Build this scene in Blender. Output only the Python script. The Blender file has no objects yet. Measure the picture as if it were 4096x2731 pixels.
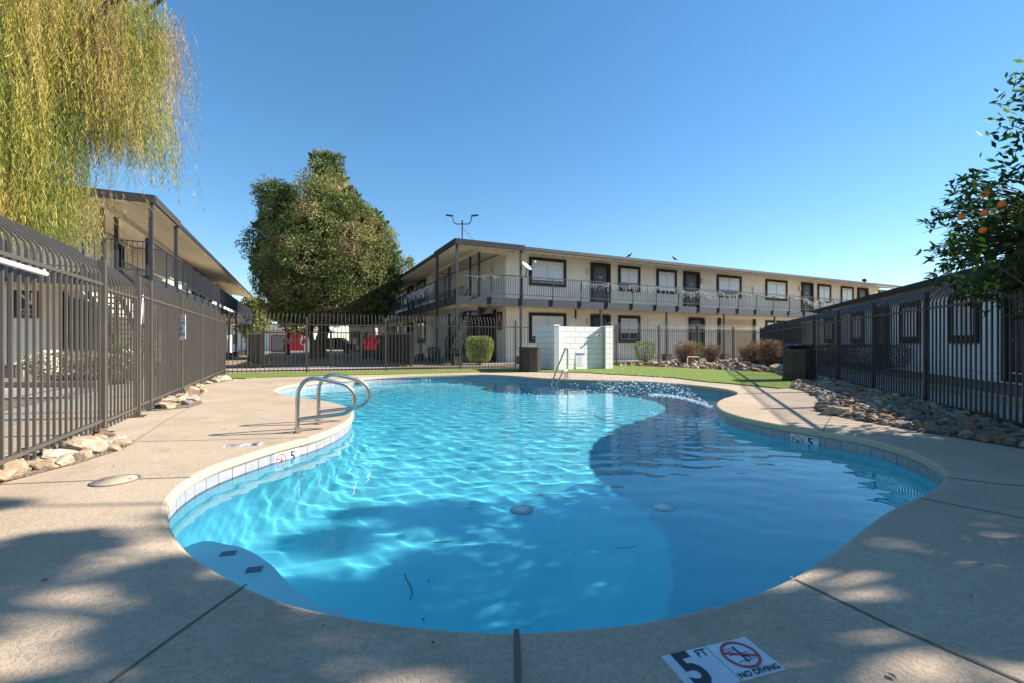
import bpy, bmesh, math, random
from mathutils import Vector, Matrix, noise
from mathutils.geometry import delaunay_2d_cdt
SC = bpy.context.scene
COL = SC.collection
R = math.radians
FPX, CX, HY = 1780.0, 2048.0, 1371.0     # focal length and horizon, in pixels of the 4096 px wide photograph

# ------------------------------------------------------------------ camera
cam_d = bpy.data.cameras.new("camera"); cam = bpy.data.objects.new("camera", cam_d); COL.objects.link(cam)
cam.location = (0, 0, 1.0); cam.rotation_euler = (R(90), 0, 0)
cam_d.sensor_width = 36.0; cam_d.lens = FPX/4096*36; cam_d.shift_y = 5.5/4096
cam_d.clip_start = 0.05; cam_d.clip_end = 3000
SC.camera = cam
# ------------------------------------------------------------------ sky and sun
SUN_AZ, SUN_EL = 10.0, 31.0     # degrees: azimuth counted from +X towards +Y
S = Vector((math.cos(R(SUN_AZ))*math.cos(R(SUN_EL)), math.sin(R(SUN_AZ))*math.cos(R(SUN_EL)), math.sin(R(SUN_EL))))
world = bpy.data.worlds.new("World"); SC.world = world; world.use_nodes = True
wn = world.node_tree.nodes; wl = world.node_tree.links; wn.clear()
sky = wn.new("ShaderNodeTexSky"); sky.sky_type = 'NISHITA'; sky.sun_disc = False
sky.sun_elevation = R(SUN_EL); sky.sun_rotation = R(90-SUN_AZ)
sky.altitude = 340; sky.air_density = 1.0; sky.dust_density = 0.0; sky.ozone_density = 3.0
bg = wn.new("ShaderNodeBackground"); bg.inputs[1].default_value = 0.122
wo = wn.new("ShaderNodeOutputWorld"); hs = wn.new("ShaderNodeHueSaturation"); hs.inputs["Saturation"].default_value = 1.33; hs.inputs["Hue"].default_value = 0.498
gm = wn.new("ShaderNodeGamma"); gm.inputs[1].default_value = 0.8
wl.new(sky.outputs[0], gm.inputs[0]); wl.new(gm.outputs[0], hs.inputs["Color"]); wl.new(hs.outputs[0], bg.inputs[0]); wl.new(bg.outputs[0], wo.inputs[0])
sun_d = bpy.data.lights.new("sun", 'SUN'); sun = bpy.data.objects.new("sun", sun_d); COL.objects.link(sun)
sun_d.energy = 5.0; sun_d.angle = R(0.53); sun_d.color = (1.0, 0.945, 0.86)
sun.rotation_euler = (-S).to_track_quat('-Z', 'Y').to_euler(); sun.location = (20, 3, 20)
sun_d.cycles.is_caustics_light = True
SC.view_settings.view_transform = 'Standard'; SC.view_settings.look = 'None'
SC.view_settings.exposure = 1.2; SC.view_settings.gamma = 1.0
SC.render.engine = 'CYCLES'
SC.cycles.use_denoising = True
SC.cycles.denoiser = 'OPENIMAGEDENOISE'; SC.cycles.denoising_prefilter = 'ACCURATE'
SC.cycles.max_bounces = 8; SC.cycles.transparent_max_bounces = 24; SC.cycles.diffuse_bounces = 5
SC.cycles.sample_clamp_indirect = 6.0

# ------------------------------------------------------------------ helpers
def G(x, y, z=0.0):
    """ground point seen at pixel (x, y) of the photograph, at height z"""
    Y = (1.0-z)*FPX/(y-HY)
    return ((x-CX)/FPX*Y, Y)
def tag(o, label=None, cat=None, group=None, kind=None):
    if label: o["label"] = label
    if cat: o["category"] = cat
    if group: o["group"] = group
    if kind: o["kind"] = kind
    return o
def empty(name, loc=(0, 0, 0), rz=0.0, label=None, cat=None, group=None):
    o = bpy.data.objects.new(name, None); COL.objects.link(o)
    o.empty_display_size = 0.1
    o.location = loc; o.rotation_euler = (0, 0, rz)
    return tag(o, label, cat, group)
class MB:
    """collects shapes, then links them as one mesh object"""
    def __init__(s): s.v = []; s.f = []; s.mi = []; s.sm = []
    def add(s, vs, fs, mi=0, smooth=False):
        n = len(s.v); s.v += [tuple(v) for v in vs]
        for f in fs: s.f.append(tuple(i+n for i in f)); s.mi.append(mi); s.sm.append(smooth)
        return s
    def box(s, c, d, M=None, mi=0):
        hx, hy, hz = d[0]/2, d[1]/2, d[2]/2
        vs = [Vector((sx*hx, sy*hy, sz*hz)) for sx in (-1, 1) for sy in (-1, 1) for sz in (-1, 1)]
        if M is not None: vs = [M @ v for v in vs]
        c = Vector(c); vs = [v+c for v in vs]
        return s.add(vs, [(0, 1, 3, 2), (4, 6, 7, 5), (0, 4, 5, 1), (2, 3, 7, 6), (0, 2, 6, 4), (1, 5, 7, 3)], mi)
    def b2(s, a, b, mi=0):
        """box between corners a and b (local axes)"""
        return s.box([(a[i]+b[i])/2 for i in range(3)], [abs(b[i]-a[i]) for i in range(3)], None, mi)
    def bar(s, p, q, w, h, mi=0, up=(0, 0, 1)):
        """square bar from p to q"""
        p, q = Vector(p), Vector(q); d = (q-p).normalized(); up = Vector(up)
        if abs(d.dot(up)) > 0.98: up = Vector((0, 1, 0))
        x = d.cross(up).normalized(); y = x.cross(d)
        vs = []
        for c in (p, q):
            for sx, sy in ((-1, -1), (1, -1), (1, 1), (-1, 1)): vs.append(c+x*sx*w/2+y*sy*h/2)
        return s.add(vs, [(0, 3, 2, 1), (4, 5, 6, 7), (0, 1, 5, 4), (1, 2, 6, 5), (2, 3, 7, 6), (3, 0, 4, 7)], mi)
    def tube(s, pts, r, n=8, mi=0, caps=True, smooth=True):
        pts = [Vector(p) for p in pts]; rs = r if isinstance(r, (list, tuple)) else [r]*len(pts)
        vs = []; fs = []; prev = None
        for i, p in enumerate(pts):
            t = (pts[min(i+1, len(pts)-1)]-pts[max(i-1, 0)]).normalized()
            if prev is None:
                a = Vector((0, 0, 1)) if abs(t.z) < 0.9 else Vector((1, 0, 0))
                x = t.cross(a).normalized()
            else:
                x = (prev-t*prev.dot(t)).normalized()
            prev = x; y = t.cross(x)
            for k in range(n):
                a = 2*math.pi*k/n; vs.append(p+(x*math.cos(a)+y*math.sin(a))*rs[i])
        for i in range(len(pts)-1):
            for k in range(n):
                k2 = (k+1) % n; fs.append((i*n+k, i*n+k2, (i+1)*n+k2, (i+1)*n+k))
        s.add(vs, fs, mi, smooth)
        if caps:
            m = len(vs); s.add(vs[:n]+vs[m-n:], [tuple(range(n-1, -1, -1)), tuple(range(n, 2*n))], mi)
        return s
    def lathe(s, prof, n=20, c=(0, 0, 0), mi=0, smooth=True):
        vs = []; fs = []
        for (r, z) in prof:
            for k in range(n):
                a = 2*math.pi*k/n; vs.append((c[0]+r*math.cos(a), c[1]+r*math.sin(a), c[2]+z))
        for i in range(len(prof)-1):
            for k in range(n):
                k2 = (k+1) % n; fs.append((i*n+k, i*n+k2, (i+1)*n+k2, (i+1)*n+k))
        return s.add(vs, fs, mi, smooth)
    def prism(s, poly, z0, z1, mi=0):
        n = len(poly)
        vs = [(p[0], p[1], z0) for p in poly]+[(p[0], p[1], z1) for p in poly]
        return s.add(vs, [tuple(range(n-1, -1, -1)), tuple(range(n, 2*n))]+[(i, (i+1) % n, n+(i+1) % n, n+i) for i in range(n)], mi)
    def build(s, name, mat, parent=None, smooth=False, M=None, fix=True):
        me = bpy.data.meshes.new(name)
        vs = s.v if M is None else [tuple(M @ Vector(v)) for v in s.v]
        me.from_pydata(vs, [], s.f)
        for m in (mat if isinstance(mat, (list, tuple)) else [mat]): me.materials.append(m)
        me.polygons.foreach_set("material_index", s.mi)
        me.polygons.foreach_set("use_smooth", [True]*len(s.f) if smooth else s.sm)
        me.update()
        if fix and len(s.f) < 60000:
            bm = bmesh.new(); bm.from_mesh(me); bmesh.ops.recalc_face_normals(bm, faces=bm.faces); bm.to_mesh(me); bm.free()
        o = bpy.data.objects.new(name, me); COL.objects.link(o)
        if parent is not None: o.parent = parent
        return o
def copy_tree(o, parent=None):
    c = o.copy(); COL.objects.link(c); c.parent = parent
    for ch in list(o.children): copy_tree(ch, c)
    return c
def inside(poly, x, y):
    r = False; n = len(poly); j = n-1
    for i in range(n):
        xi, yi = poly[i]; xj, yj = poly[j]
        if (yi > y) != (yj > y) and x < (xj-xi)*(y-yi)/(yj-yi)+xi: r = not r
        j = i
    return r
def edge_dist(poly, x, y):
    best = 1e9; n = len(poly)
    for i in range(n):
        ax, ay = poly[i]; bx, by = poly[(i+1) % n]
        dx, dy = bx-ax, by-ay; L = dx*dx+dy*dy
        t = 0 if L == 0 else max(0, min(1, ((x-ax)*dx+(y-ay)*dy)/L))
        d = (ax+t*dx-x)**2+(ay+t*dy-y)**2
        if d < best: best = d
    return math.sqrt(best)
def catmull(pts, sub=4, closed=True):
    out = []; n = len(pts)
    rng = range(n) if closed else range(n-1)
    for i in rng:
        p = [pts[(i+k-1) % n] if closed else pts[max(0, min(n-1, i+k-1))] for k in range(4)]
        for s_ in range(sub):
            t = s_/sub
            out.append(tuple(0.5*((2*p[1][a])+(-p[0][a]+p[2][a])*t+(2*p[0][a]-5*p[1][a]+4*p[2][a]-p[3][a])*t*t+(-p[0][a]+3*p[1][a]-3*p[2][a]+p[3][a])*t**3) for a in (0, 1)))
    if not closed: out.append(tuple(pts[-1]))
    return out
def offset(poly, d):
    """polygon moved outward by d (poly counter-clockwise)"""
    n = len(poly); out = []
    for i in range(n):
        a = Vector(poly[i-1]); b = Vector(poly[i]); c = Vector(poly[(i+1) % n])
        t = (c-a); t.normalize(); out.append((b.x+t.y*d, b.y-t.x*d))
    return out
def area(poly): return 0.5*sum(poly[i-1][0]*poly[i][1]-poly[i][0]*poly[i-1][1] for i in range(len(poly)))
def sheet(loops, pts, keep):
    """constrained triangulation of loops (closed polygons) plus free points; triangles whose centre fails keep() are dropped"""
    vs = []; es = []
    for lp in loops:
        n0 = len(vs); n = len(lp); vs += [Vector(p) for p in lp]; es += [(n0+i, n0+(i+1) % n) for i in range(n)]
    vs += [Vector(p) for p in pts]
    r = delaunay_2d_cdt(vs, es, [], 0, 1e-5)
    V, F = r[0], r[2]; out = []
    for f in F:
        cx = sum(V[i].x for i in f)/len(f); cy = sum(V[i].y for i in f)/len(f)
        if keep(cx, cy): out.append(tuple(f))
    return [(v.x, v.y) for v in V], out
# ------------------------------------------------------------------ materials
def mat(name, base=(0.5, 0.5, 0.5), rough=0.6, metal=0.0, spec=0.5):
    m = bpy.data.materials.new(name); m.use_nodes = True
    b = m.node_tree.nodes["Principled BSDF"]
    b.inputs["Base Color"].default_value = (*base, 1); b.inputs["Roughness"].default_value = rough
    b.inputs["Metallic"].default_value = metal; b.inputs["Specular IOR Level"].default_value = spec
    return m
class N:
    """small node-building helper"""
    def __init__(s, m): s.m = m; s.t = m.node_tree; s.b = s.t.nodes["Principled BSDF"]
    def new(s, t, **k):
        n = s.t.nodes.new(t)
        for a, v in k.items():
            if a in ("ins",):
                for kk, vv in v.items(): n.inputs[kk].default_value = vv
            else: setattr(n, a, v)
        return n
    def link(s, a, b): s.t.links.new(a, b)
    def obj(s, scale=(1, 1, 1), gen="Object"):
        tc = s.new("ShaderNodeTexCoord"); mp = s.new("ShaderNodeMapping"); s.link(tc.outputs[gen], mp.inputs[0]); mp.inputs["Scale"].default_value = scale
        return mp.outputs[0]
    def noise(s, vec, scale, detail=4, rough=0.6, dist=0.0):
        n = s.new("ShaderNodeTexNoise"); n.inputs["Scale"].default_value = scale; n.inputs["Detail"].default_value = detail
        n.inputs["Roughness"].default_value = rough; n.inputs["Distortion"].default_value = dist
        if vec is not None: s.link(vec, n.inputs["Vector"])
        return n.outputs["Fac"]
    def ramp(s, fac, stops, interp='LINEAR'):
        r = s.new("ShaderNodeValToRGB"); r.color_ramp.interpolation = interp
        e = r.color_ramp.elements
        while len(e) < len(stops): e.new(0.5)
        for i, (p, c) in enumerate(stops):
            e[i].position = p; e[i].color = (*c, 1) if len(c) == 3 else c
        s.link(fac, r.inputs[0]); return r.outputs[0]
    def mix(s, fac, a, b, mode='MIX'):
        m = s.new("ShaderNodeMix"); m.data_type = 'RGBA'; m.blend_type = mode
        for i, x in ((0, fac), (6, a), (7, b)):
            if isinstance(x, (int, float)): m.inputs[i].default_value = x
            elif isinstance(x, tuple): m.inputs[i].default_value = (*x, 1)
            else: s.link(x, m.inputs[i])
        return m.outputs[2]
    def math(s, op, a, b=0.0):
        m = s.new("ShaderNodeMath"); m.operation = op
        for i, x in ((0, a), (1, b)):
            if isinstance(x, (int, float)): m.inputs[i].default_value = x
            else: s.link(x, m.inputs[i])
        return m.outputs[0]
    def bump(s, h, strength=0.3, dist=0.01):
        b = s.new("ShaderNodeBump"); b.inputs["Strength"].default_value = strength; b.inputs["Distance"].default_value = dist
        s.link(h, b.inputs["Height"]); s.link(b.outputs[0], s.b.inputs["Normal"]); return b
    def base(s, c): s.link(c, s.b.inputs["Base Color"])
def grainy(name, c0, c1, scale=20, rough=0.8, bump=0.3, bdist=0.005, bscale=None, big=None, spec=0.3, metal=0.0):
    m = mat(name, c0, rough, metal, spec); n = N(m); v = n.obj()
    f = n.noise(v, scale, 5, 0.65); c = n.ramp(f, [(0.3, c0), (0.7, c1)])
    if big:
        g = n.noise(v, big[0], 3, 0.6); c = n.mix(n.ramp(g, [(0.4, (0, 0, 0)), (0.7, (1, 1, 1))]), c, big[1])
    n.base(c)
    if bump: n.bump(n.noise(v, bscale or scale*3, 4, 0.7), bump, bdist)
    return m
def deck_material():
    m = mat("cool_deck", (0.4, 0.3, 0.22), 0.85, 0, 0.25); n = N(m); v = n.obj()
    knock = n.noise(v, 55, 3, 0.55, 1.2)          # knocked-down texture: flat islands with pitted gaps
    isl = n.ramp(knock, [(0.42, (0, 0, 0)), (0.52, (1, 1, 1))])
    big = n.noise(v, 0.7, 4, 0.6); mid = n.noise(v, 4.5, 4, 0.7)
    c = n.mix(n.ramp(big, [(0.35, (0, 0, 0)), (0.65, (1, 1, 1))]), (0.53, 0.405, 0.285), (0.44, 0.33, 0.225))
    st = n.noise(v, 1.9, 6, 0.75, 0.8); c = n.mix(n.ramp(st, [(0.56, (0, 0, 0)), (0.66, (0.35, 0.35, 0.35))]), c, (0.30, 0.22, 0.16))
    d2 = n.noise(v, 0.35, 5, 0.7, 1.5); c = n.mix(n.ramp(d2, [(0.50, (0, 0, 0)), (0.54, (0.22, 0.22, 0.22)), (0.60, (0, 0, 0))]), c, (0.26, 0.19, 0.14))
    c = n.mix(n.math('MULTIPLY', n.math('SUBTRACT', 1.0, isl), 0.30), c, (0.21, 0.15, 0.11))
    n.base(c)
    h = n.math('ADD', isl, n.math('MULTIPLY', n.noise(v, 220, 2), 0.4))
    n.bump(h, 0.42, 0.0035)
    return m
M = {}
M["deck"] = deck_material()
M["coping"] = grainy("coping_edge", (0.50, 0.41, 0.29), (0.40, 0.32, 0.22), 60, 0.85, 0.5, 0.003, 130)
def plaster_material():
    m = mat("pool_plaster", (0.2, 0.6, 0.7), 0.7, 0, 0.2); n = N(m); v = n.obj()
    f = n.noise(v, 1.3, 4, 0.6)
    c = n.ramp(f, [(0.3, (0.085, 0.50, 0.63)), (0.7, (0.13, 0.59, 0.70))])
    n.base(c); n.bump(n.noise(v, 60, 3), 0.2, 0.003)
    return m
M["plaster"] = plaster_material()
def water_material():
    m = mat("pool_water", (1, 1, 1), 0.0, 0, 0.5); n = N(m)
    n.b.inputs["Transmission Weight"].default_value = 1.0; n.b.inputs["IOR"].default_value = 1.33
    n.b.inputs["Base Color"].default_value = (0.86, 0.985, 1.0, 1)
    return m
M["water"] = water_material()
# ------------------------------------------------------------------ pool
def S2(pts): return [G(x, y) for x, y in pts]
POOL_PX = [(1318,1603.5),(1351,1611),(1385,1621),(1409,1633),(1417,1646),(1412,1661),(1399,1677),(1367,1697),(1319,1719),(1248,1745),
 (1118,1776),(986,1817),(855,1861),(769,1907),(712,1950),(681,1992),(672,2035),(681,2094.6),(723,2167),(789,2223),(888,2285),(986,2338),(1118,2390),
 (1223,2420),(1402,2457),(1640,2490.5),(1885,2513),(2058,2516),(2184,2512),(2422,2495),(2592,2471),(2727,2444),(2861,2410),(3008,2367),(3158,2304),
 (3301,2221),(3416,2130),(3493,2072),(3556,2030),(3646,1992),(3722,1955),(3761,1925),(3778,1903),(3771,1880),(3748,1858),(3697,1827),(3620,1795),(3493,1758),
 (3365,1734),(3238,1715),(3155,1702),(3078,1689),(2983,1670),(2919,1652),(2881,1636),(2863,1619),(2868,1603),(2893,1590),(2931,1580),(2951,1571),(2931,1560),
 (2887,1551),(2823,1542.5),(2727,1533),(2630,1526),(2540,1521.5),(2460,1519),(2358,1517),(2256,1514),(2140,1508),(2075,1502),(2009,1498),(1950,1496),(1896,1495),
 (1757,1497.5),(1597,1501.5),(1481,1507),(1409,1513),(1326,1519),(1243,1527),(1160,1538),(1116,1549),(1097,1560.3),(1128,1572),(1190,1585),(1270,1595)]
pool = catmull(S2(POOL_PX), 3)
# smooth
for _ in range(2):
    n_ = len(pool); pool = [tuple((pool[i-1][a]+2*pool[i][a]+pool[(i+1) % n_][a])/4 for a in (0, 1)) for i in range(n_)]
if area(pool) < 0: pool.reverse()
# resample evenly
def resample(poly, step):
    n = len(poly); L = [0]
    for i in range(n): L.append(L[-1]+math.dist(poly[i], poly[(i+1) % n]))
    k = int(L[-1]/step); out = []; j = 0
    for i in range(k):
        t = L[-1]*i/k
        while L[j+1] < t: j += 1
        f = (t-L[j])/max(1e-9, L[j+1]-L[j]); a = poly[j]; b = poly[(j+1) % n]
        out.append((a[0]+(b[0]-a[0])*f, a[1]+(b[1]-a[1])*f))
    return out
pool = resample(pool, 0.1)
WATER_Z = -0.17
COPE = 0.02
def strip(mb, la, lb, za, zb, mi=0, smooth=True):
    n = len(la); vs = [(p[0], p[1], za) for p in la]+[(p[0], p[1], zb) for p in lb]
    mb.add(vs, [(i, (i+1) % n, n+(i+1) % n, n+i) for i in range(n)], mi, smooth)
def floor_z(x, y):
    t = max(0, min(1, (y-3.2)/8.0)); t = t*t*(3-2*t)
    return -1.66+t*0.62
wall = offset(pool, 0.035)       # pool wall stands under the coping
def pool_shell():
    ring = [offset(wall, -d) for d in (0.0, 0.03, 0.08, 0.16, 0.28, 0.42)]
    prof = [0.0, 0.28, 0.5, 0.7, 0.87, 0.97]   # how far down between tile and floor
    pts = []
    x0 = min(p[0] for p in wall); x1 = max(p[0] for p in wall); y0 = min(p[1] for p in wall); y1 = max(p[1] for p in wall)
    x = x0
    while x < x1:
        y = y0
        while y < y1:
            if inside(wall, x, y):
                d = edge_dist(wall, x, y)
                if d > 0.05: pts.append((x+random.uniform(-.02, .02), y+random.uniform(-.02, .02)))
            y += 0.16
        x += 0.16
    V, F = sheet([wall], pts, lambda cx, cy: inside(wall, cx, cy))
    def zf(x, y):
        d = edge_dist(wall, x, y); fz = floor_z(x, y)
        if d < 1e-3: return -0.9+0.0
        r = 0.38
        if d < r: k = 1-math.sqrt(max(0, 1-(1-d/r)**2)); return fz+(-0.9-fz)*k
        return fz
    mb = MB(); mb.add([(p[0], p[1], zf(*p)) for p in V], F, 0, True)
    strip(mb, wall, wall, -0.24, -0.9)
    o = mb.build("pool_floor", M["plaster"], fix=True); tag(o, kind="structure")
    for p in o.data.polygons: p.use_smooth = True
    o.cycles.is_caustics_receiver = True
    return o
random.seed(4)
pool_shell()
def wave(x, y):
    h = 0
    for (a, k, wx, wy, p) in WAVES: h += a*math.sin(k*(x*wx+y*wy)+p+0.7*math.sin(0.9*x+p)+0.6*math.sin(0.8*y-p))
    # ripples running from the water jet
    return h
rw = random.Random(8); WAVES = []
for i in range(16):
    lam = rw.choice([0.12, 0.15, 0.19, 0.24, 0.30, 0.42]); a = rw.gauss(math.pi/2, 0.55)
    WAVES.append((0.00043*(lam/0.3)**1.2, 2*math.pi/lam, math.cos(a), math.sin(a), rw.uniform(0, 6.28)))
def water_surface():
    pts = []; st = 0.036
    x0 = min(p[0] for p in wall); x1 = max(p[0] for p in wall); y0 = min(p[1] for p in wall); y1 = max(p[1] for p in wall)
    nx = int((x1-x0)/st); ny = int((y1-y0)/st); idx = {}; vs = []; fs = []
    big = offset(wall, 0.06)
    for i in range(nx+3):
        for j in range(ny+3):
            x = x0+(i-1)*st; y = y0+(j-1)*st
            if inside(big, x, y):
                idx[i, j] = len(vs)
                amp = 0.45+0.75*max(0, min(1, (y-2.5)/3.0))
                vs.append((x, y, WATER_Z+wave(x, y)*amp))
    for (i, j) in idx:
        q = [idx.get(k) for k in ((i, j), (i+1, j), (i+1, j+1), (i, j+1))]
        if None not in q: fs.append(tuple(q))
    mb = MB(); mb.add(vs, fs, 0, True)
    o = mb.build("pool_water", M["water"], fix=False); tag(o, kind="structure")
    o.cycles.is_caustics_caster = True
    return o
water_surface()
def coping():
    mb = MB()
    prof = [(0.30, 0.0), (0.03, 0.0), (0.012, -0.006), (0.0, -0.022), (0.0, -0.06), (0.012, -0.076), (0.035, -0.08), (0.06, -0.08)]
    rings = [offset(pool, d) for d, z in prof]
    for i in range(len(prof)-1): strip(mb, rings[i], rings[i+1], prof[i][1], prof[i+1][1], 0 if i else 0)
    return mb
mbc = coping(); cope = mbc.build("pool_coping", M["coping"], fix=True); tag(cope, kind="structure")
mt = MB(); strip(mt, wall, wall, -0.078, -0.24); tile = mt.build("pool_tile_band", M["coping"]); tag(tile, kind="structure")
def ground_sheet(name, outer, z, m, holes=()):
    V, F = sheet([outer]+list(holes), [], lambda cx, cy: inside(outer, cx, cy) and not any(inside(h, cx, cy) for h in holes))
    mb = MB(); mb.add([(p[0], p[1], z) for p in V], F)
    o = mb.build(name, m, fix=True); tag(o, kind="structure"); return o
cope_out = resample(offset(pool, 0.30), 0.12)
ground_sheet("pool_deck", [(-14, -6), (16, -6), (16, 30), (-14, 30)], 0.0, M["deck"], [offset(pool, 0.2995)])
# ------------------------------------------------------------------ more materials
def stucco(name, c0, c1, b=0.35): return grainy(name, c0, c1, 6, 0.9, b, 0.01, 45, (1.2, tuple(x*0.93 for x in c1)), 0.2)
M["stucco"] = stucco("cream_stucco", (0.88, 0.83, 0.73), (0.82, 0.76, 0.65))
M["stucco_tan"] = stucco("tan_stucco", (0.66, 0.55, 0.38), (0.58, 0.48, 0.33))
M["soffit"] = grainy("soffit_paint", (0.86, 0.78, 0.65), (0.80, 0.72, 0.58), 3, 0.8, 0.15, 0.004, 30)
M["charcoal"] = grainy("charcoal_paint", (0.022, 0.025, 0.031), (0.036, 0.040, 0.048), 5, 0.55, 0.15, 0.003, 40, None, 0.5)
M["fascia"] = grainy("rough_dark_fascia", (0.030, 0.028, 0.028), (0.055, 0.052, 0.05), 12, 0.85, 0.7, 0.01, 25)
M["trim"] = grainy("dark_brown_trim", (0.030, 0.024, 0.020), (0.045, 0.036, 0.03), 8, 0.8, 0.3, 0.006, 40)
M["door"] = grainy("door_paint", (0.035, 0.04, 0.05), (0.05, 0.055, 0.065), 2, 0.4, 0.05, 0.002, 20, None, 0.5)
M["fence"] = grainy("bronze_fence_paint", (0.072, 0.062, 0.049), (0.094, 0.081, 0.065), 4, 0.45, 0.1, 0.002, 60, None, 0.5)
M["fence_dark"] = grainy("black_fence_paint", (0.030, 0.028, 0.030), (0.045, 0.042, 0.042), 4, 0.35, 0.1, 0.002, 60, None, 0.5)
M["roof"] = grainy("roof_shingle", (0.20, 0.18, 0.165), (0.13, 0.12, 0.115), 10, 0.95, 0.4, 0.01)
M["white"] = grainy("white_paint", (0.80, 0.80, 0.78), (0.74, 0.74, 0.72), 4, 0.5, 0.05, 0.002)
M["alu"] = mat("window_aluminium", (0.55, 0.53, 0.50), 0.4, 0.3)
M["black"] = mat("black_ink", (0.02, 0.022, 0.03), 0.6)
M["red"] = mat("red_ink", (0.50, 0.02, 0.03), 0.5)
M["redpaint"] = grainy("red_paint", (0.62, 0.018, 0.03), (0.5, 0.014, 0.025), 14, 0.35, 0.1, 0.002)
M["sign_dark"] = mat("sign_dark", (0.012, 0.014, 0.02), 0.4)
M["sign_cream"] = mat("sign_cream", (0.7, 0.66, 0.58), 0.5)
M["steel"] = mat("polished_steel", (0.60, 0.54, 0.45), 0.26, 1.0)
M["pvc"] = mat("white_pvc", (0.75, 0.70, 0.6), 0.4)
M["plastic_black"] = mat("black_bag_plastic", (0.012, 0.012, 0.015), 0.22)
def blinds_material():
    m = mat("window_blinds", (0.7, 0.7, 0.72), 0.5); n = N(m)
    tc = n.new("ShaderNodeTexCoord"); sp = n.new("ShaderNodeSeparateXYZ"); n.link(tc.outputs["Object"], sp.inputs[0])
    w = n.math('FRACT', n.math('MULTIPLY', sp.outputs["Z"], 11.0))
    c = n.ramp(w, [(0.0, (0.22, 0.24, 0.27)), (0.14, (0.66, 0.67, 0.70)), (0.85, (0.74, 0.74, 0.76)), (1.0, (0.4, 0.42, 0.46))])
    n.base(c); n.b.inputs["Coat Weight"].default_value = 1.0; n.b.inputs["Coat Roughness"].default_value = 0.02
    n.b.inputs["Roughness"].default_value = 0.7
    return m
M["blinds"] = blinds_material()
M["glass_dark"] = mat("dark_glass", (0.02, 0.03, 0.04), 0.05, 0, 0.6)
def turf_material():
    m = mat("artificial_turf", (0.1, 0.2, 0.05), 0.9, 0, 0.15); n = N(m); v = n.obj()
    f = n.noise(v, 60, 3, 0.7); g = n.noise(v, 2.0, 4, 0.6)
    c = n.ramp(f, [(0.3, (0.085, 0.125, 0.02)), (0.55, (0.175, 0.235, 0.045)), (0.8, (0.31, 0.35, 0.10))])
    c = n.mix(n.ramp(g, [(0.4, (0, 0, 0)), (0.75, (0.6, 0.6, 0.6))]), c, (0.24, 0.29, 0.07))
    n.base(c); n.bump(n.noise(v, 160, 2, 0.8), 0.9, 0.012); return m
M["turf"] = turf_material()
def gravel_material(name, cols, sc=38):
    m = mat(name, cols[0], 0.95, 0, 0.2); n = N(m); v = n.obj()
    vo = n.new("ShaderNodeTexVoronoi"); vo.inputs["Scale"].default_value = sc; n.link(v, vo.inputs["Vector"])
    sp = n.new("ShaderNodeSeparateColor"); n.link(vo.outputs["Color"], sp.inputs[0])
    c = n.ramp(sp.outputs[0], [(i/(len(cols)-1), k) for i, k in enumerate(cols)])
    d = n.ramp(vo.outputs["Distance"], [(0.0, (1, 1, 1)), (0.55, (0.35, 0.35, 0.35))])
    n.base(n.mix(0.6, c, d, 'MULTIPLY')); n.bump(n.math('SUBTRACT', 1.0, vo.outputs["Distance"]), 0.8, 0.02); return m
M["gravel"] = gravel_material("tan_gravel", [(0.32, 0.22, 0.15), (0.42, 0.33, 0.24), (0.25, 0.17, 0.12), (0.5, 0.42, 0.33)])
M["gravel_grey"] = gravel_material("grey_gravel", [(0.16, 0.14, 0.125), (0.24, 0.21, 0.19), (0.12, 0.1, 0.09), (0.3, 0.26, 0.22)], 30)
M["concrete"] = grainy("path_concrete", (0.42, 0.36, 0.29), (0.35, 0.30, 0.24), 3, 0.9, 0.3, 0.004, 60, (0.6, (0.30, 0.25, 0.2)))
M["dirt"] = grainy("dry_ground", (0.22, 0.16, 0.11), (0.30, 0.23, 0.16), 2, 0.95, 0.5, 0.02, 12)
def block_material():
    m = mat("white_block_paint", (0.6, 0.64, 0.6), 0.75, 0, 0.3); n = N(m)
    v = n.obj(); f = n.noise(v, 5, 4, 0.6)
    c = n.ramp(f, [(0.3, (0.80, 0.765, 0.72)), (0.7, (0.86, 0.83, 0.79))])
    n.base(c); n.bump(n.noise(v, 90, 3, 0.7), 0.35, 0.004); return m
M["block"] = block_material()
def tile_material():
    m = mat("pool_tile", (0.3, 0.3, 0.32), 0.35, 0, 0.5); n = N(m)
    v = n.obj(); f = n.noise(v, 7, 5, 0.7, 0.4); g = n.noise(v, 2.2, 3)
    c = n.ramp(f, [(0.25, (0.20, 0.23, 0.28)), (0.5, (0.30, 0.295, 0.31)), (0.72, (0.38, 0.32, 0.28))])
    n.base(c); n.bump(n.noise(v, 30, 3), 0.2, 0.002); return m
M["tile"] = tile_material(); M["grout"] = mat("tile_grout", (0.27, 0.265, 0.26), 0.9)
tile.data.materials[0] = M["grout"]
# the deck runs over the coping: only its rounded nose is trowelled smoother
cope.data.materials.append(M["deck"])
for p in cope.data.polygons:
    if p.normal.z > 0.97: p.material_index = 1
M["deck_joint"] = mat("joint_dark_brown", (0.17, 0.12, 0.085), 0.95)  # dark brown of the deck joints and lid rims

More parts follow.
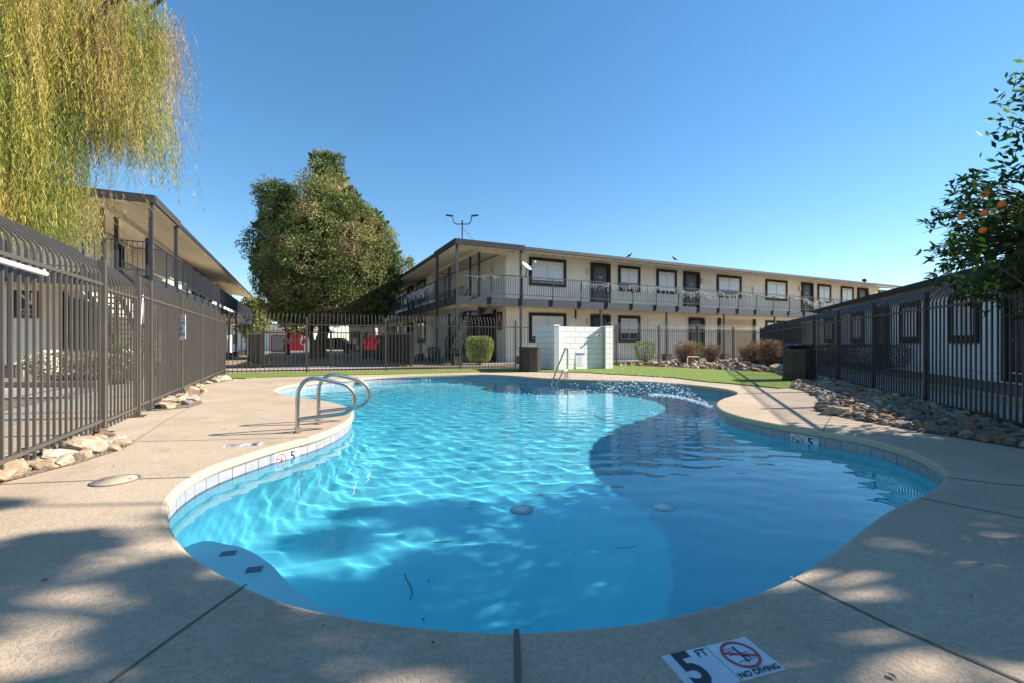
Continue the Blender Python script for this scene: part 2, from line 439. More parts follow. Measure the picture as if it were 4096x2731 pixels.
# ------------------------------------------------------------------ lettering
def text_mesh(txt, size, bold=0.0, align='CENTER'):
    cu = bpy.data.curves.new("t", 'FONT'); cu.body = txt; cu.size = size; cu.align_x = align; cu.align_y = 'CENTER'
    cu.offset = bold; cu.resolution_u = 3
    o = bpy.data.objects.new("t", cu); COL.objects.link(o)
    dg = bpy.context.evaluated_depsgraph_get(); dg.update()
    me = bpy.data.meshes.new_from_object(o.evaluated_get(dg))
    vs = [tuple(v.co) for v in me.vertices]; fs = [tuple(p.vertices) for p in me.polygons]
    bpy.data.objects.remove(o); bpy.data.curves.remove(cu); bpy.data.meshes.remove(me)
    return vs, fs
def put_text(mb, txt, size, x, y, z=0.0, mi=0, bold=0.0, align='CENTER', sx=1.0, sy=1.0):
    vs, fs = text_mesh(txt, size, bold, align)
    mb.add([(v[0]*sx+x, v[1]*sy+y, z) for v in vs], fs, mi)
def disc(mb, cx, cy, rx, ry, z, mi, n=24, rot=0.0):
    vs = []
    for k in range(n):
        a = 2*math.pi*k/n; px, py = rx*math.cos(a), ry*math.sin(a)
        vs.append((cx+px*math.cos(rot)-py*math.sin(rot), cy+px*math.sin(rot)+py*math.cos(rot), z))
    mb.add(vs, [tuple(range(n))], mi)
def ringf(mb, cx, cy, r0, r1, z, mi, n=32):
    vs = []
    for k in range(n):
        a = 2*math.pi*k/n
        vs += [(cx+r0*math.cos(a), cy+r0*math.sin(a), z), (cx+r1*math.cos(a), cy+r1*math.sin(a), z)]
    mb.add(vs, [(2*k, 2*k+1, (2*k+3) % (2*n), (2*k+2) % (2*n)) for k in range(n)], mi)
def frame_matrix(o, ex, ey):
    """4x4 matrix taking flat sign coordinates to the world: ex right, ey up"""
    ex = Vector(ex).normalized(); ey = Vector(ey).normalized(); ez = ex.cross(ey).normalized()
    m = Matrix((ex, ey, ez)).transposed().to_4x4(); m.translation = Vector(o); return m
def no_dive(mb, cx, cy, r, z=0.002):
    """prohibition roundel: mi 0 black, 1 red"""
    ringf(mb, cx, cy, r*0.84, r, z+0.0008, 1)
    a = R(-22); c, s = math.cos(a), math.sin(a); w = r*0.075; l = r*0.86
    mb.add([(cx+x*c-y*s, cy+x*s+y*c, z+0.0010) for x, y in ((-l, -w), (l, -w), (l, w), (-l, w))], [(0, 1, 2, 3)], 1)
    # diver, head down
    k = r
    mb.add([(cx+x*k, cy+y*k, z) for x, y in ((-.04, .58), (.06, .62), (.10, .25), (.16, .02), (.10, -.22), (-.03, -.22), (-.08, 0), (-.02, .25))], [tuple(range(8))], 0)
    disc(mb, cx+.02*k, cy-.34*k, .09*k, .09*k, z, 0, 12)
    mb.add([(cx+x*k, cy+y*k, z) for x, y in ((.1, -.12), (.34, -.2), (.34, -.42), (.28, -.42), (.27, -.24), (.1, -.2))], [tuple(range(6))], 0)
    for side in (-1, 1):
        for i in range(5):
            x0 = side*(.2+.1*i)
            mb.add([(cx+(x0+d)*k, cy+(.08+e)*k, z) for d, e in ((-.05, .03), (0, 0), (.05, .03), (.05, 0), (0, -.035), (-.05, 0))], [tuple(range(6))], 0)
    mb.add([(cx+x*k, cy+y*k, z) for x, y in ((-.55, -.46), (.55, -.46), (.55, -.43), (-.55, -.43))], [(0, 1, 2, 3)], 0)
    for i in range(9):
        a = R(-30-i*15); mb.add([(cx+.02*k+d*math.cos(a+e)*k, cy-.44*k+d*math.sin(a+e)*k, z+.0004) for d, e in ((.02, 0), (.08, .25), (.17, 0), (.08, -.25))], [(0, 1, 2, 3)], 1)

# ------------------------------------------------------------------ ground
A = Vector((-0.432, 0.902, 0)); B = Vector((0.902, 0.432, 0)); Cc = Vector((0.375, 0.927, 0)); Dd = Vector((0.927, -0.375, 0))
def fenceL(y): return -2.07-0.5*y
def fenceR(y): return 3.834+0.405*y
deck_obj = bpy.data.objects["pool_deck"]; bpy.data.objects.remove(deck_obj)
FA0, FA1 = Vector((-9.2, 14.25, 0)), Vector((0.72, 17.75, 0))
FB0, FB1 = Vector((4.35, 20.3, 0)), Vector((13.88, 24.8, 0))
deck_outer = [(-14, -6), (7, -6), (7.0, 0.2), (9.0, 5.0), (fenceR(12), 12), (fenceR(24.8), 24.8), (4.35, 20.3), (0.72, 17.9), (-9.2, 14.35), (-10.9, 13.6), (-9.0, 9.4), (-7.1, 6.1), (-5.9, 3.5), (-8.0, 0)]
ground_sheet("pool_deck", deck_outer, 0.0, M["deck"], [offset(pool, 0.2995)])
big_hole = [(-13, -5), (6.9, -5), (6.9, 0.2), (8.8, 5.0), (fenceR(12)-.1, 12), (fenceR(24.5)-.1, 24.5), (4.4, 20.1), (0.72, 17.7), (-9.1, 14.2), (-10.6, 13.5), (-8.8, 9.4), (-6.9, 6.1), (-5.7, 3.5), (-7.8, 0)]
g = ground_sheet("ground", [(-900, -600), (900, -600), (900, 1500), (-900, 1500)], -0.02, M["dirt"], [big_hole])
def wpoly(name, pts, z, m, kind="structure"):
    mb = MB(); mb.add([(p[0], p[1], z) for p in pts], [tuple(range(len(pts)))])
    o = mb.build(name, m); tag(o, kind=kind); return o
# artificial turf, slightly proud of the deck
turf_px = [(871,1504),(910,1511),(936,1512),(982,1514),(1024,1510),(1147,1506),(1260,1502.5),(1450,1498),(1640,1494),(1800,1489),(1940,1485.7),(2080,1485.7),(2208,1488),(2340,1489),(2434,1496),(2568,1502.5),(2700,1511),(2820,1526),(2922,1534),(3024,1544),(3119,1553),(3200,1549),(3262,1545),(3290,1530),(3240,1514),(3165,1499.6),(3080,1490.5),(3005,1485),(2909,1480.5),(2795,1475),(2680,1470),(2587,1465),(2453,1461.5)]
turf = S2(turf_px)+[(3.2, 19.4), (0.75, 17.75), (-9.15, 14.22)]
if area(turf) < 0: turf.reverse()
mb = MB(); n_ = len(turf)
V, F = sheet([turf], [], lambda x, y: inside(turf, x, y)); mb.add([(p[0], p[1], 0.025) for p in V], F)
strip(mb, turf, turf, 0.001, 0.025, smooth=False); o = mb.build("grass_lawn", M["turf"]); tag(o, kind="structure")
# walkway, kerb and gravel outside the right-hand fence
def band(name, x0a, x1a, y0, y1, z, m, k=0.404):
    return wpoly(name, [(x0a+k*y0, y0), (x1a+k*y0, y0), (x1a+k*y1, y1), (x0a+k*y1, y1)], z, m)
band("path_by_right_fence", 3.95, 5.2, -3, 27, 0.006, M["concrete"])
band("gravel_bed_right", 5.3, 9.0, -3, 27, 0.03, M["gravel_grey"])
mb = MB(); mb.bar((5.25+.404*-3, -3, 0.05), (5.25+.404*27, 27, 0.05), 0.12, 0.13); o = mb.build("kerb_right", M["concrete"]); tag(o, kind="structure")
# outside the left-hand fence: walk, gravel, second walk, planted bed
wpoly("walkway_left", [(-4.0, 0), (-6.7, 0.0), (-7.1, 5.6), (-8.6, 9.0), (-12.5, 17.5), (-10.8, 17.5)], -0.006+0.01, M["concrete"])
wpoly("gravel_bed_left", [(-6.75, 0), (-16, 0), (-16, 9.6), (-8.75, 9.6), (-7.2, 5.7)], 0.012, M["gravel"])
wpoly("cross_walk_left", [(-16, 8.0), (-16, 9.5), (-9.6, 9.9), (-8.8, 8.9), (-8.3, 8.0)], 0.02, M["concrete"])
wpoly("planting_bed_left", [(-20, 10.0), (-9.7, 10.35), (-12.2, 15.6), (-20, 12.8)], 0.025, M["gravel"])
mb = MB(); mb.bar((-20, 9.95, 0.05), (-9.6, 10.3, 0.05), 0.14, 0.14); mb.bar((-9.6, 10.3, .05), (-12.0, 15.4, .05), .14, .14)
o = mb.build("kerb_left", M["concrete"]); tag(o, kind="structure")
# walk behind the back fence and the ground around building P
def PF(u, v, C0=(-2.46, 19.9)): return (C0[0]+u*B.x+v*A.x, C0[1]+u*B.y+v*A.y)
wpoly("walkway_back", [(-12.5, 15.2), (FA1.x, FA1.y+1.0), (13.9, 25.6), (13.5, 26.8), (.4, 19.9), (-12.9, 16.9)], 0.012, M["concrete"])
wpoly("gravel_bed_back", [PF(-3.2, -0.9), PF(30, -0.9), PF(30, 1.6), PF(3.0, 1.6), PF(0, 0.4), PF(-1.2, 2.0)], 0.018, M["gravel"])

# ------------------------------------------------------------------ deck joints and details
def joint(pts, w=0.011, name="deck_joint", z=0.0035):
    mb = MB()
    for i in range(len(pts)-1):
        a = Vector((*pts[i], z)); b = Vector((*pts[i+1], z)); d = (b-a).normalized(); s_ = Vector((-d.y, d.x, 0))*w/2
        mb.add([a-s_, b-s_, b+s_, a+s_], [(0, 1, 2, 3)])
    o = mb.build(name, M["deck_joint"]); tag(o, kind="structure"); return o
for px in ([(3162,2307),(3560,2500),(4096,2731),(4400,2860)], [(3672,1990),(3960,2045),(4300,2110)], [(986,2338),(700,2540),(440,2731),(300,2840)],
           [(768,1907),(380,1920),(0,1936),(-400,1955)], [(1247,1747),(900,1757),(536,1765)], [(536,1765),(650,1690),(760,1627)],
           [(3778,1906),(4000,1935),(4400,1960)], [(3290,1723),(3330,1655)], [(2868,1603),(3300,1640)]):
    joint(S2(px))
o = joint(S2([(2066,2517),(2070,2620),(2072,2731),(2075,3000)]), 0.02)
def manhole():
    t = empty("deck_lid", (*G(463, 1921), 0.0), 0, "round tan access lid flush in the deck beside the left pool edge", "lid")
    mb = MB(); mb.lathe([(0.0, 0.008), (0.125, 0.008), (0.13, 0.0)], 32); mb.build("cover", M["coping"], t)
    mb = MB(); mb.lathe([(0.131, 0.001), (0.131, 0.007), (0.142, 0.007), (0.144, 0.001)], 32); mb.build("rim", M["deck_joint"], t)
    for s_ in (-1, 1):
        mb = MB(); disc(mb, .09*s_, .02*s_, .017, .009, 0.0105, 0, 12); mb.build("finger_hole", M["deck_joint"], t)
manhole()
def flush_lid(px, lab):
    t = MB(); x, y = G(*px); t.lathe([(0.0, 0.009), (0.07, 0.009), (0.085, 0.004), (0.087, 0.0)], 24); o = t.build("deck_lid", M["white"]); o.location = (x, y, 0); tag(o, lab, "lid")
# near depth marker, bottom of the picture
def deck_marker(o3, ex, digits, label, w=0.165, h=0.156, worn=False, worn_mat=None):
    ey = Vector((-ex[1], ex[0], 0))
    t = empty("depth_marker", o3, 0, label, "depth marker")
    rot = frame_matrix((0, 0, 0), ex, ey)
    mb = MB(); mb.b2((0, -h, -0.001), (w-0.002, 0, 0.004)); mb.build("number_tile", M["markerwhite"], t, M=rot)
    mb = MB(); mb.b2((w+0.002, -h, -0.001), (2*w, 0, 0.004)); mb.build("warning_tile", M["markerwhite"], t, M=rot)
    mb = MB(); put_text(mb, digits, 0.19, w*0.36, -h*0.5, 0.0052, 0, 0.006, sx=0.8); put_text(mb, "FT", 0.044, w*0.8, -h*0.16, 0.0052, 0, 0.0008, sx=0.85)
    mb.build("number", M["black"], t, M=rot)
    mb = MB(); no_dive(mb, w*1.5, -h*0.42, 0.060, 0.0048)
    put_text(mb, "SHALLOW", 0.011, w*1.40, -h*0.22, 0.0052, 0); put_text(mb, "WATER", 0.011, w*1.42, -h*0.29, 0.0052, 0)
    put_text(mb, "NO DIVING", 0.029, w*1.5, -h*0.90, 0.0052, 0, 0.0008)
    mb.build("warning", [M["black"], M["red"]], t, M=rot)
    return t
M["markerwhite"] = grainy("marker_glaze", (0.66, 0.67, 0.68), (0.58, 0.59, 0.61), 12, 0.3, 0.05, 0.001, None, (5, (0.5, 0.5, 0.5)), 0.5)
a_ = G(2646, 2628.6); deck_marker((a_[0], a_[1], 0.0), (0.957, 0.29, 0), "5", "5 FT NO DIVING tile pair set in the deck at the near pool edge")
a_ = G(1042, 1780.5); deck_marker((a_[0], a_[1], 0.0), (-0.93, -0.36, 0), "5", "worn 5 FT marker tiles in the sunlit deck by the ladder rails")
# tiles of the waterline
def place_on_wall(px, py, z=-0.1):
    tx, ty = G(px, py, z); best = min(range(len(wall)), key=lambda i: math.dist(wall[i], (tx, ty)))
    p = Vector(wall[best]); q = Vector(wall[(best+1) % len(wall)]); r_ = Vector(wall[best-1])
    t = (q-r_).normalized(); inward = Vector((-t.y, t.x))
    return p, t, inward, best
def tile_row():
    mb = MB(); pts = wall; L = 0; n = len(pts); step = 0.152; acc = 0
    rs = resample(offset(wall, -0.006), step); rs2 = resample(offset(wall, 0.001), step)
    k = len(rs)
    for i in range(k):
        a = Vector(rs[i]); b = Vector(rs[(i+1) % k]); d = (b-a); l = d.length; d.normalize()
        a2 = a+d*0.003; b2 = b-d*0.003; nrm = Vector((d.y, -d.x))*0.008
        mb.add([(a2.x, a2.y, -0.236), (b2.x, b2.y, -0.236), (b2.x, b2.y, -0.084), (a2.x, a2.y, -0.084),
                (a2.x+nrm.x, a2.y+nrm.y, -0.236), (b2.x+nrm.x, b2.y+nrm.y, -0.236), (b2.x+nrm.x, b2.y+nrm.y, -0.084), (a2.x+nrm.x, a2.y+nrm.y, -0.084)],
               [(0, 1, 2, 3), (3, 2, 6, 7), (0, 4, 5, 1), (0, 3, 7, 4), (1, 5, 6, 2)])
    o = mb.build("waterline_tiles", M["tile"], tile)
tile_row()
def wall_marker(px, py, digits, label, sym_left=True):
    p, t, inw, i = place_on_wall(px, py)
    ex = Vector((-t.x, -t.y, 0)) ; ey = Vector((0, 0, 1))
    if ex.cross(ey).dot(Vector((inw.x, inw.y, 0))) < 0: ex = -ex
    o3 = Vector((p.x, p.y, -0.085))+Vector((inw.x, inw.y, 0))*0.016
    e = empty("depth_marker", o3, 0, label, "depth marker"); rot = frame_matrix((0, 0, 0), ex, ey); w = 0.152
    mb = MB(); mb.b2((-w, -w, -0.006), (-0.002, 0, 0)); mb.build("warning_tile", M["markerwhite"], e, M=rot)
    mb = MB(); mb.b2((0.002, -w, -0.006), (w, 0, 0)); mb.build("number_tile", M["markerwhite"], e, M=rot)
    mb = MB(); put_text(mb, digits, 0.13, w*0.42, -w*0.45, 0.0012, 0, 0.004); put_text(mb, "FT", 0.045, w*0.82, -w*0.2, 0.0012, 0); mb.build("number", M["black"], e, M=rot)
    mb = MB(); no_dive(mb, -w*0.5, -w*0.5, 0.062, 0.0008); mb.build("warning", [M["black"], M["red"]], e, M=rot)
wall_marker(3205, 1745, "5", "5 FT and no diving tiles on the shaded right-hand pool wall")
wall_marker(1175, 1810, "5", "5 FT and no diving tiles on the sunlit left-hand pool wall")
wall_marker(1700, 1512, "3", "3 FT and no diving tiles on the back pool wall left of the stainless handrail")
wall_marker(2228, 1525, "3", "3 FT tiles on the back pool wall below the stainless handrail")
wall_marker(1332, 1550, "3", "3 FT tiles on the sunlit wall of the left-hand pool cove")
# ------------------------------------------------------------------ buildings
class Frm:
    """building frame: u along the front, v along the side wing; bakes positions relative to the corner C0"""
    def __init__(s, C0, U, V): s.C = Vector((C0[0], C0[1], 0)); s.U = Vector(U); s.V = Vector(V)
    def p(s, u, v, z): q = s.U*u+s.V*v; return (q.x, q.y, z)
    def box(s, mb, u0, u1, v0, v1, z0, z1, mi=0):
        vs = [s.p(u, v, z) for u in (u0, u1) for v in (v0, v1) for z in (z0, z1)]
        mb.add(vs, [(0, 1, 3, 2), (4, 6, 7, 5), (0, 4, 5, 1), (2, 3, 7, 6), (0, 2, 6, 4), (1, 5, 7, 3)], mi)
    def solve_u(s, x, v):
        r = (x-CX)/FPX; o = s.C+s.V*v; return (r*o.y-o.x)/(s.U.x-r*s.U.y)
    def solve_v(s, x, u):
        r = (x-CX)/FPX; o = s.C+s.U*u; return (r*o.y-o.x)/(s.V.x-r*s.V.y)
def opening(fr, root, kind, axis, t0, t1, off, z0, z1, sgn=-1, mats=None, fw=0.16, blinds=True, number=None, label=None):
    """window or door on a wall plane. axis 'u': wall runs along u at v=off; axis 'v': wall runs along v at u=off. sgn: outward side."""
    if t1 < t0: t0, t1 = t1, t0
    def bx(mb, a0, a1, d0, d1, zz0, zz1, mi=0):
        e0, e1 = off+sgn*d0, off+sgn*d1
        if axis == 'u': fr.box(mb, a0, a1, min(e0, e1), max(e0, e1), zz0, zz1, mi)
        else: fr.box(mb, min(e0, e1), max(e0, e1), a0, a1, zz0, zz1, mi)
    if kind == 'window':
        w_r = random.Random(int(t0*91)); dk = w_r.choice([0, 0, 0, .12, .3, .06]); zb_ = z0+fw+(z1-z0-2*fw)*dk
        mb = MB(); bx(mb, t0+fw, t1-fw, 0.002, 0.022, zb_, z1-fw, 0)
        if dk: bx(mb, t0+fw, t1-fw, 0.002, 0.014, z0+fw, zb_, 1)
        w = mb.build("window", [M["blinds"], M["glass_dark"]], root)
        mb = MB(); bx(mb, t0, t1, 0, 0.07, z1-fw, z1); bx(mb, t0, t1, 0, 0.07, z0, z0+fw); bx(mb, t0, t0+fw, 0, 0.07, z0+fw, z1-fw); bx(mb, t1-fw, t1, 0, 0.07, z0+fw, z1-fw)
        mb.build("window_trim", M["trim"], w)
        mb = MB(); a, b = t0+fw, t1-fw; m_ = (a+b)/2; q = 0.035
        for (c0, c1, y0, y1) in ((a, b, z1-fw-q, z1-fw), (a, b, z0+fw, z0+fw+q), (a, a+q, z0+fw+q, z1-fw-q), (b-q, b, z0+fw+q, z1-fw-q), (m_-q/2, m_+q/2, z0+fw+q, z1-fw-q)):
            bx(mb, c0, c1, 0.024, 0.045, y0, y1)
        mb.build("sash", M["alu"], w)
        return w
    mb = MB(); bx(mb, t0+fw, t1-fw, 0.002, 0.02, z0, z1-fw); d = mb.build("door", M["door"], root)
    mb = MB(); bx(mb, t0, t1, 0, 0.12, z1-fw, z1); bx(mb, t0, t0+fw, 0, 0.12, z0, z1-fw); bx(mb, t1-fw, t1, 0, 0.12, z0, z1-fw); mb.build("door_frame", M["trim"], d)
    mb = MB(); hx = t0+fw+0.08; bx(mb, hx, hx+0.05, 0.02, 0.06, z0+0.95, z0+1.0); mb.build("handle", M["alu"], d)
    if number:
        mb = MB(); put_text(mb, number, 0.13, 0, 0, 0, 0, 0.002)
        c = (t0+t1)/2; o3 = fr.p(c, off+sgn*0.024, z0+1.55) if axis == 'u' else fr.p(off+sgn*0.024, c, z0+1.55)
        mm = frame_matrix(o3, fr.U if axis == 'u' else -fr.V, (0, 0, 1)); mb.build("door_number", M["sign_cream"], d, M=mm)
    return d
def railing(fr, root, axis, t0, t1, posts, off=0.0, zf=3.1, sgn=-1, skip_last=False, post_low=2.82, thick=1.0):
    """railing bays between posts (posts: positions along the axis)"""
    e = off+sgn*0.055
    def P(t, z): return fr.p(t, e, z) if axis == 'u' else fr.p(e, t, z)
    def vbox(mb, t, w, z0, z1):
        if axis == 'u': fr.box(mb, t-w/2, t+w/2, e-w/2, e+w/2, z0, z1)
        else: fr.box(mb, e-w/2, e+w/2, t-w/2, t+w/2, z0, z1)
    edges = [t0]+list(posts)+[t1]
    for i in range(len(edges)-1):
        a, b = edges[i], edges[i+1]
        if b-a < 0.05: continue
        mb = MB()
        mb.bar(P(a, zf+1.05), P(b, zf+1.05), 0.042, 0.03); mb.bar(P(a, zf+0.16), P(b, zf+0.16), 0.03, 0.03)
        n = max(1, int(round((b-a)/0.125)))
        for k in range(1, n): vbox(mb, a+(b-a)*k/n, 0.016*thick, zf+0.175, zf+1.035)
        mb.build("railing_panel", M["charcoal"], root)
    for t in posts:
        mb = MB(); vbox(mb, t, 0.048, post_low, zf+1.035); mb.build("railing_post", M["charcoal"], root)
def column(fr, root, u, v, z0, z1, ped=True, w=0.1):
    mb = MB(); fr.box(mb, u-w/2, u+w/2, v-w/2, v+w/2, z0, z1); c = mb.build("column", M["charcoal"], root)
    if ped:
        mb = MB(); fr.box(mb, u-.19, u+.19, v-.19, v+.19, 0, 0.34); fr.box(mb, u-.21, u+.21, v-.21, v+.21, 0.34, 0.39); mb.build("column_base", M["fence"] if u > -1 else M["concrete"], c)
def sconce(fr, root, axis, t, off, z, sgn=-1):
    mb = MB()
    if axis == 'u': fr.box(mb, t-.09, t+.09, off+sgn*0.11, off+sgn*0.0, z-.17, z+.17)
    else: fr.box(mb, off+sgn*0.11, off, t-.09, t+.09, z-.17, z+.17)
    mb.build("wall_lamp", M["sconce"], root)
M["sconce"] = mat("sconce_glass", (0.55, 0.50, 0.44), 0.35)
D_ = 1.5; E_ = 1.64; SW = 3.12; LV0 = 10.1    # walkway depths, stair-hall side wall, start of the side wing's wall
def building(name, C0, U, Lu, Lv, label, front_cols, side_cols, base_z=0.0):
    fr = Frm(C0, U, A); root = empty(name, (C0[0], C0[1], 0), 0, label, "apartment building")
    # walls
    mb = MB()
    fr.box(mb, SW, Lu, D_, D_+0.2, 0, 5.62); fr.box(mb, SW, SW+0.2, D_+0.2, LV0, 0, 5.62)
    mb.build("front_wall", M["stucco"], root)
    mb = MB(); fr.box(mb, E_, SW, LV0, LV0+0.2, 0, 5.62); fr.box(mb, E_, E_+0.2, LV0+.2, Lv, 0, 5.62); fr.box(mb, E_+.2, Lu, Lv-.2, Lv, 0, 5.62)
    fr.box(mb, Lu-.2, Lu, D_+.2, 13, 0, 5.62); fr.box(mb, 13, Lu-.2, 12.8, 13, 0, 5.62); fr.box(mb, 12.8, 13, 13, Lv-.2, 0, 5.62)
    mb.build("side_wall", M["stucco"], root)
    # roof: hipped sheet rising gently from the eaves
    e = 0.12; sl = 0.14; mb = MB(); r_ = 6.6
    P = lambda u, v: fr.p(u, v, 5.58+sl*(min(u, v, r_)+e))
    q = [P(-e, -e), P(Lu+.2, -e), P(Lu+.2, r_), P(r_, r_), P(r_, Lv+.2), P(-e, Lv+.2), fr.p(Lu+.2, 13.3, 5.58), fr.p(13.3, 13.3, 5.58), fr.p(13.3, Lv+.2, 5.58)]
    mb.add(q, [(0, 1, 2, 3), (0, 3, 4, 5), (2, 6, 7, 3), (3, 7, 8, 4)])
    mb.build("roof", M["roof"], root)
    mb = MB()
    zs = lambda t: 5.40+0.17*t
    s0 = [fr.p(-.08, -.08, zs(0)), fr.p(Lu, -.08, zs(0)), fr.p(Lu, D_, zs(D_)), fr.p(E_, D_, zs(D_)), fr.p(E_, Lv, zs(D_)), fr.p(-.08, Lv, zs(0))]
    mb.add(s0, [(0, 1, 2, 3), (0, 3, 4, 5)])
    mb.add([fr.p(E_, D_, 5.66), fr.p(SW, D_, 5.66), fr.p(SW, LV0, 5.66), fr.p(E_, LV0, 5.66)], [(0, 1, 2, 3)])
    v = 0.3
    while v < Lv:       # exposed rafters, seen from below
        mb.bar(fr.p(0, v, zs(0)-0.03), fr.p(min(E_, v), v, zs(min(E_, v))-.035), 0.045, 0.05); v += 0.42
    u = 0.6
    while u < Lu: mb.bar(fr.p(u, 0, zs(0)-0.03), fr.p(u, D_, zs(D_)-.035), 0.045, 0.05); u += 0.6
    mb.build("soffit", M["soffit"], root, fix=False)
    mb = MB(); fr.box(mb, -e, 3.35, -e-.02, -e+.05, 5.38, 5.63); fr.box(mb, -e-.02, -e+.05, -e+.05, 3.25, 5.38, 5.63); mb.build("corner_fascia", M["fascia"], root)
    mb = MB(); fr.box(mb, 3.35, Lu+.1, -e, -e+.04, 5.42, 5.58); fr.box(mb, -e, -e+.04, 3.25, Lv+.1, 5.42, 5.58); mb.build("eave_fascia", M["charcoal"], root)
    # beams under the roof and inner columns of the open stair hall
    mb = MB(); fr.box(mb, E_-.06, E_+.06, D_+.06, LV0, 5.45, 5.64); fr.box(mb, E_-.06, SW, D_-.06, D_+.06, 5.45, 5.64); mb.build("roof_beam", M["soffit"], root)
    for (u, v) in ((E_, D_), (E_, 2.74), (E_, 6.28)):
        mb = MB(); fr.box(mb, u-.05, u+.05, v-.05, v+.05, 3.1, 5.45); mb.build("column", M["charcoal"], root)
        mb = MB(); fr.box(mb, u-.055, u+.055, v-.055, v+.055, 0.0, 2.74); mb.build("column", M["charcoal"], root)
    # balcony
    mb = MB(); fr.box(mb, -.02, Lu, -.02, .06, 2.73, 3.10); fr.box(mb, -.02, .06, .06, Lv, 2.73, 3.10); mb.build("balcony_beam", M["charcoal"], root)
    mb = MB(); fr.box(mb, .06, Lu, .06, D_, 2.93, 3.08); fr.box(mb, .06, E_, D_, Lv, 2.93, 3.08); fr.box(mb, E_, SW, D_, 4.2, 2.93, 3.08); mb.build("balcony_floor", M["concrete"], root)
    mb = MB(); u = 0.5
    fr.box(mb, .06, Lu, .06, D_, 2.90, 2.926); fr.box(mb, .06, E_, D_+.002, Lv, 2.90, 2.926); fr.box(mb, E_, SW, D_+.002, 4.2, 2.90, 2.926)
    while u < Lu: fr.box(mb, u, u+.05, .06, D_, 2.78, 2.898); u += 0.62
    v = D_+.4
    while v < Lv: fr.box(mb, .06, E_, v, v+.05, 2.80, 2.898); v += 0.62
    fr.box(mb, SW-.05, Lu, D_-.09, D_-.001, 2.62, 2.78); fr.box(mb, E_-.08, E_-.001, D_+.06, Lv, 2.66, 2.80)
    mb.build("balcony_ceiling", M["soffit"], root, fix=False)
    # outer columns
    column(fr, root, 0, 0, 0, 5.4); column(fr, root, 3.2, 0, 0, 5.4); column(fr, root, 0, 3.16, 0, 5.4)
    for u in front_cols: column(fr, root, u, 0.02, 0, 2.73)
    for v in side_cols: column(fr, root, 0.02, v, 0, 2.73)
    mb = MB(); fr.box(mb, -.4, Lu, .2, D_, 0.0, 0.03); fr.box(mb, E_, SW, D_, LV0, 0.0, 0.03); fr.box(mb, .2, E_, D_, Lv, 0.0, 0.03); mb.build("ground_slab", M["concrete"], root)
    return fr, root
def stairs(fr, root_name, label):
    t = empty(root_name, fr.C, 0, label, "staircase"); u0, u1 = 2.05, 2.95; v0, v1 = 8.6, 4.2
    mb = MB(); mb.bar(fr.p(u0, v0, 0.05), fr.p(u0, v1, 3.0), 0.05, 0.28); mb.build("stringer", M["charcoal"], t)
    mb = MB(); mb.bar(fr.p(u1, v0, 0.05), fr.p(u1, v1, 3.0), 0.05, 0.28); mb.build("stringer", M["charcoal"], t)
    for k in range(15):
        mb = MB(); f = (k+.5)/15; v = v0+(v1-v0)*f; z = 0.05+2.95*f; fr.box(mb, u0+.03, u1-.03, v-.15, v+.15, z, z+.05); mb.build("tread", M["concrete"], t)
    mb = MB(); mb.bar(fr.p(u0, v0, 1.0), fr.p(u0, v1, 3.95), 0.05, 0.05)
    for k in range(36):
        f = (k+.5)/36; v = v0+(v1-v0)*f; z = 0.1+2.95*f; fr.box(mb, u0-.008, u0+.008, v-.008, v+.008, z, z+.9)
    mb.build("stair_railing", M["charcoal"], t)
Pfr, Proot = building("apartment_building", (-2.46, 19.9), B, 38, 33, "two-storey cream apartment building behind the white block wall, marked P", [7.9, 12.5, 17.2, 22.0, 26.8, 31.6], [6.7, 10.3, 14.0, 17.6, 21.2, 24.8, 28.4])
Nfr, Nroot = building("apartment_building", (-11.4, 14.05), -B, 9, 33, "two-storey cream apartment building on the left behind the drooping tree, marked N", [7.9], [6.7, 10.3, 14.0, 17.6, 21.2, 24.8, 28.4])
stairs(Pfr, "staircase", "dark metal staircase inside the open stair hall of the building marked P")
stairs(Nfr, "staircase", "dark metal staircase inside the open stair hall of the left-hand building")
# openings of P: upper floor front, upper floor side, ground floor front
FZ = 3.12
uF = lambda x: Pfr.solve_u(x, D_)
for (a, b) in ((2115.3, 2263), (2471.8, 2559), (2624.8, 2704.8), (2866, 2963.5), (3060.8, 3147), (3269, 3322), (3362, 3412), (3513.5, 3575.5)):
    opening(Pfr, Proot, 'window', 'u', uF(a), uF(b), D_, 3.98, 5.46)
for i, (a, b) in enumerate(((2362, 2437.8), (2733, 2795), (3203.5, 3248.7), (3428.5, 3468))):
    opening(Pfr, Proot, 'door', 'u', uF(a), uF(b), D_, FZ, 5.46, number=("238", "237", "236", "235")[i])
for (a, b) in ((2115.3, 2263), (2471.8, 2559), (3060.8, 3147)): opening(Pfr, Proot, 'window', 'u', uF(a), uF(b), D_, 1.02, 2.56)
for (a, b) in ((2362, 2437.8), (2754, 2813.6)): opening(Pfr, Proot, 'door', 'u', uF(a), uF(b), D_, 0.1, 2.56)
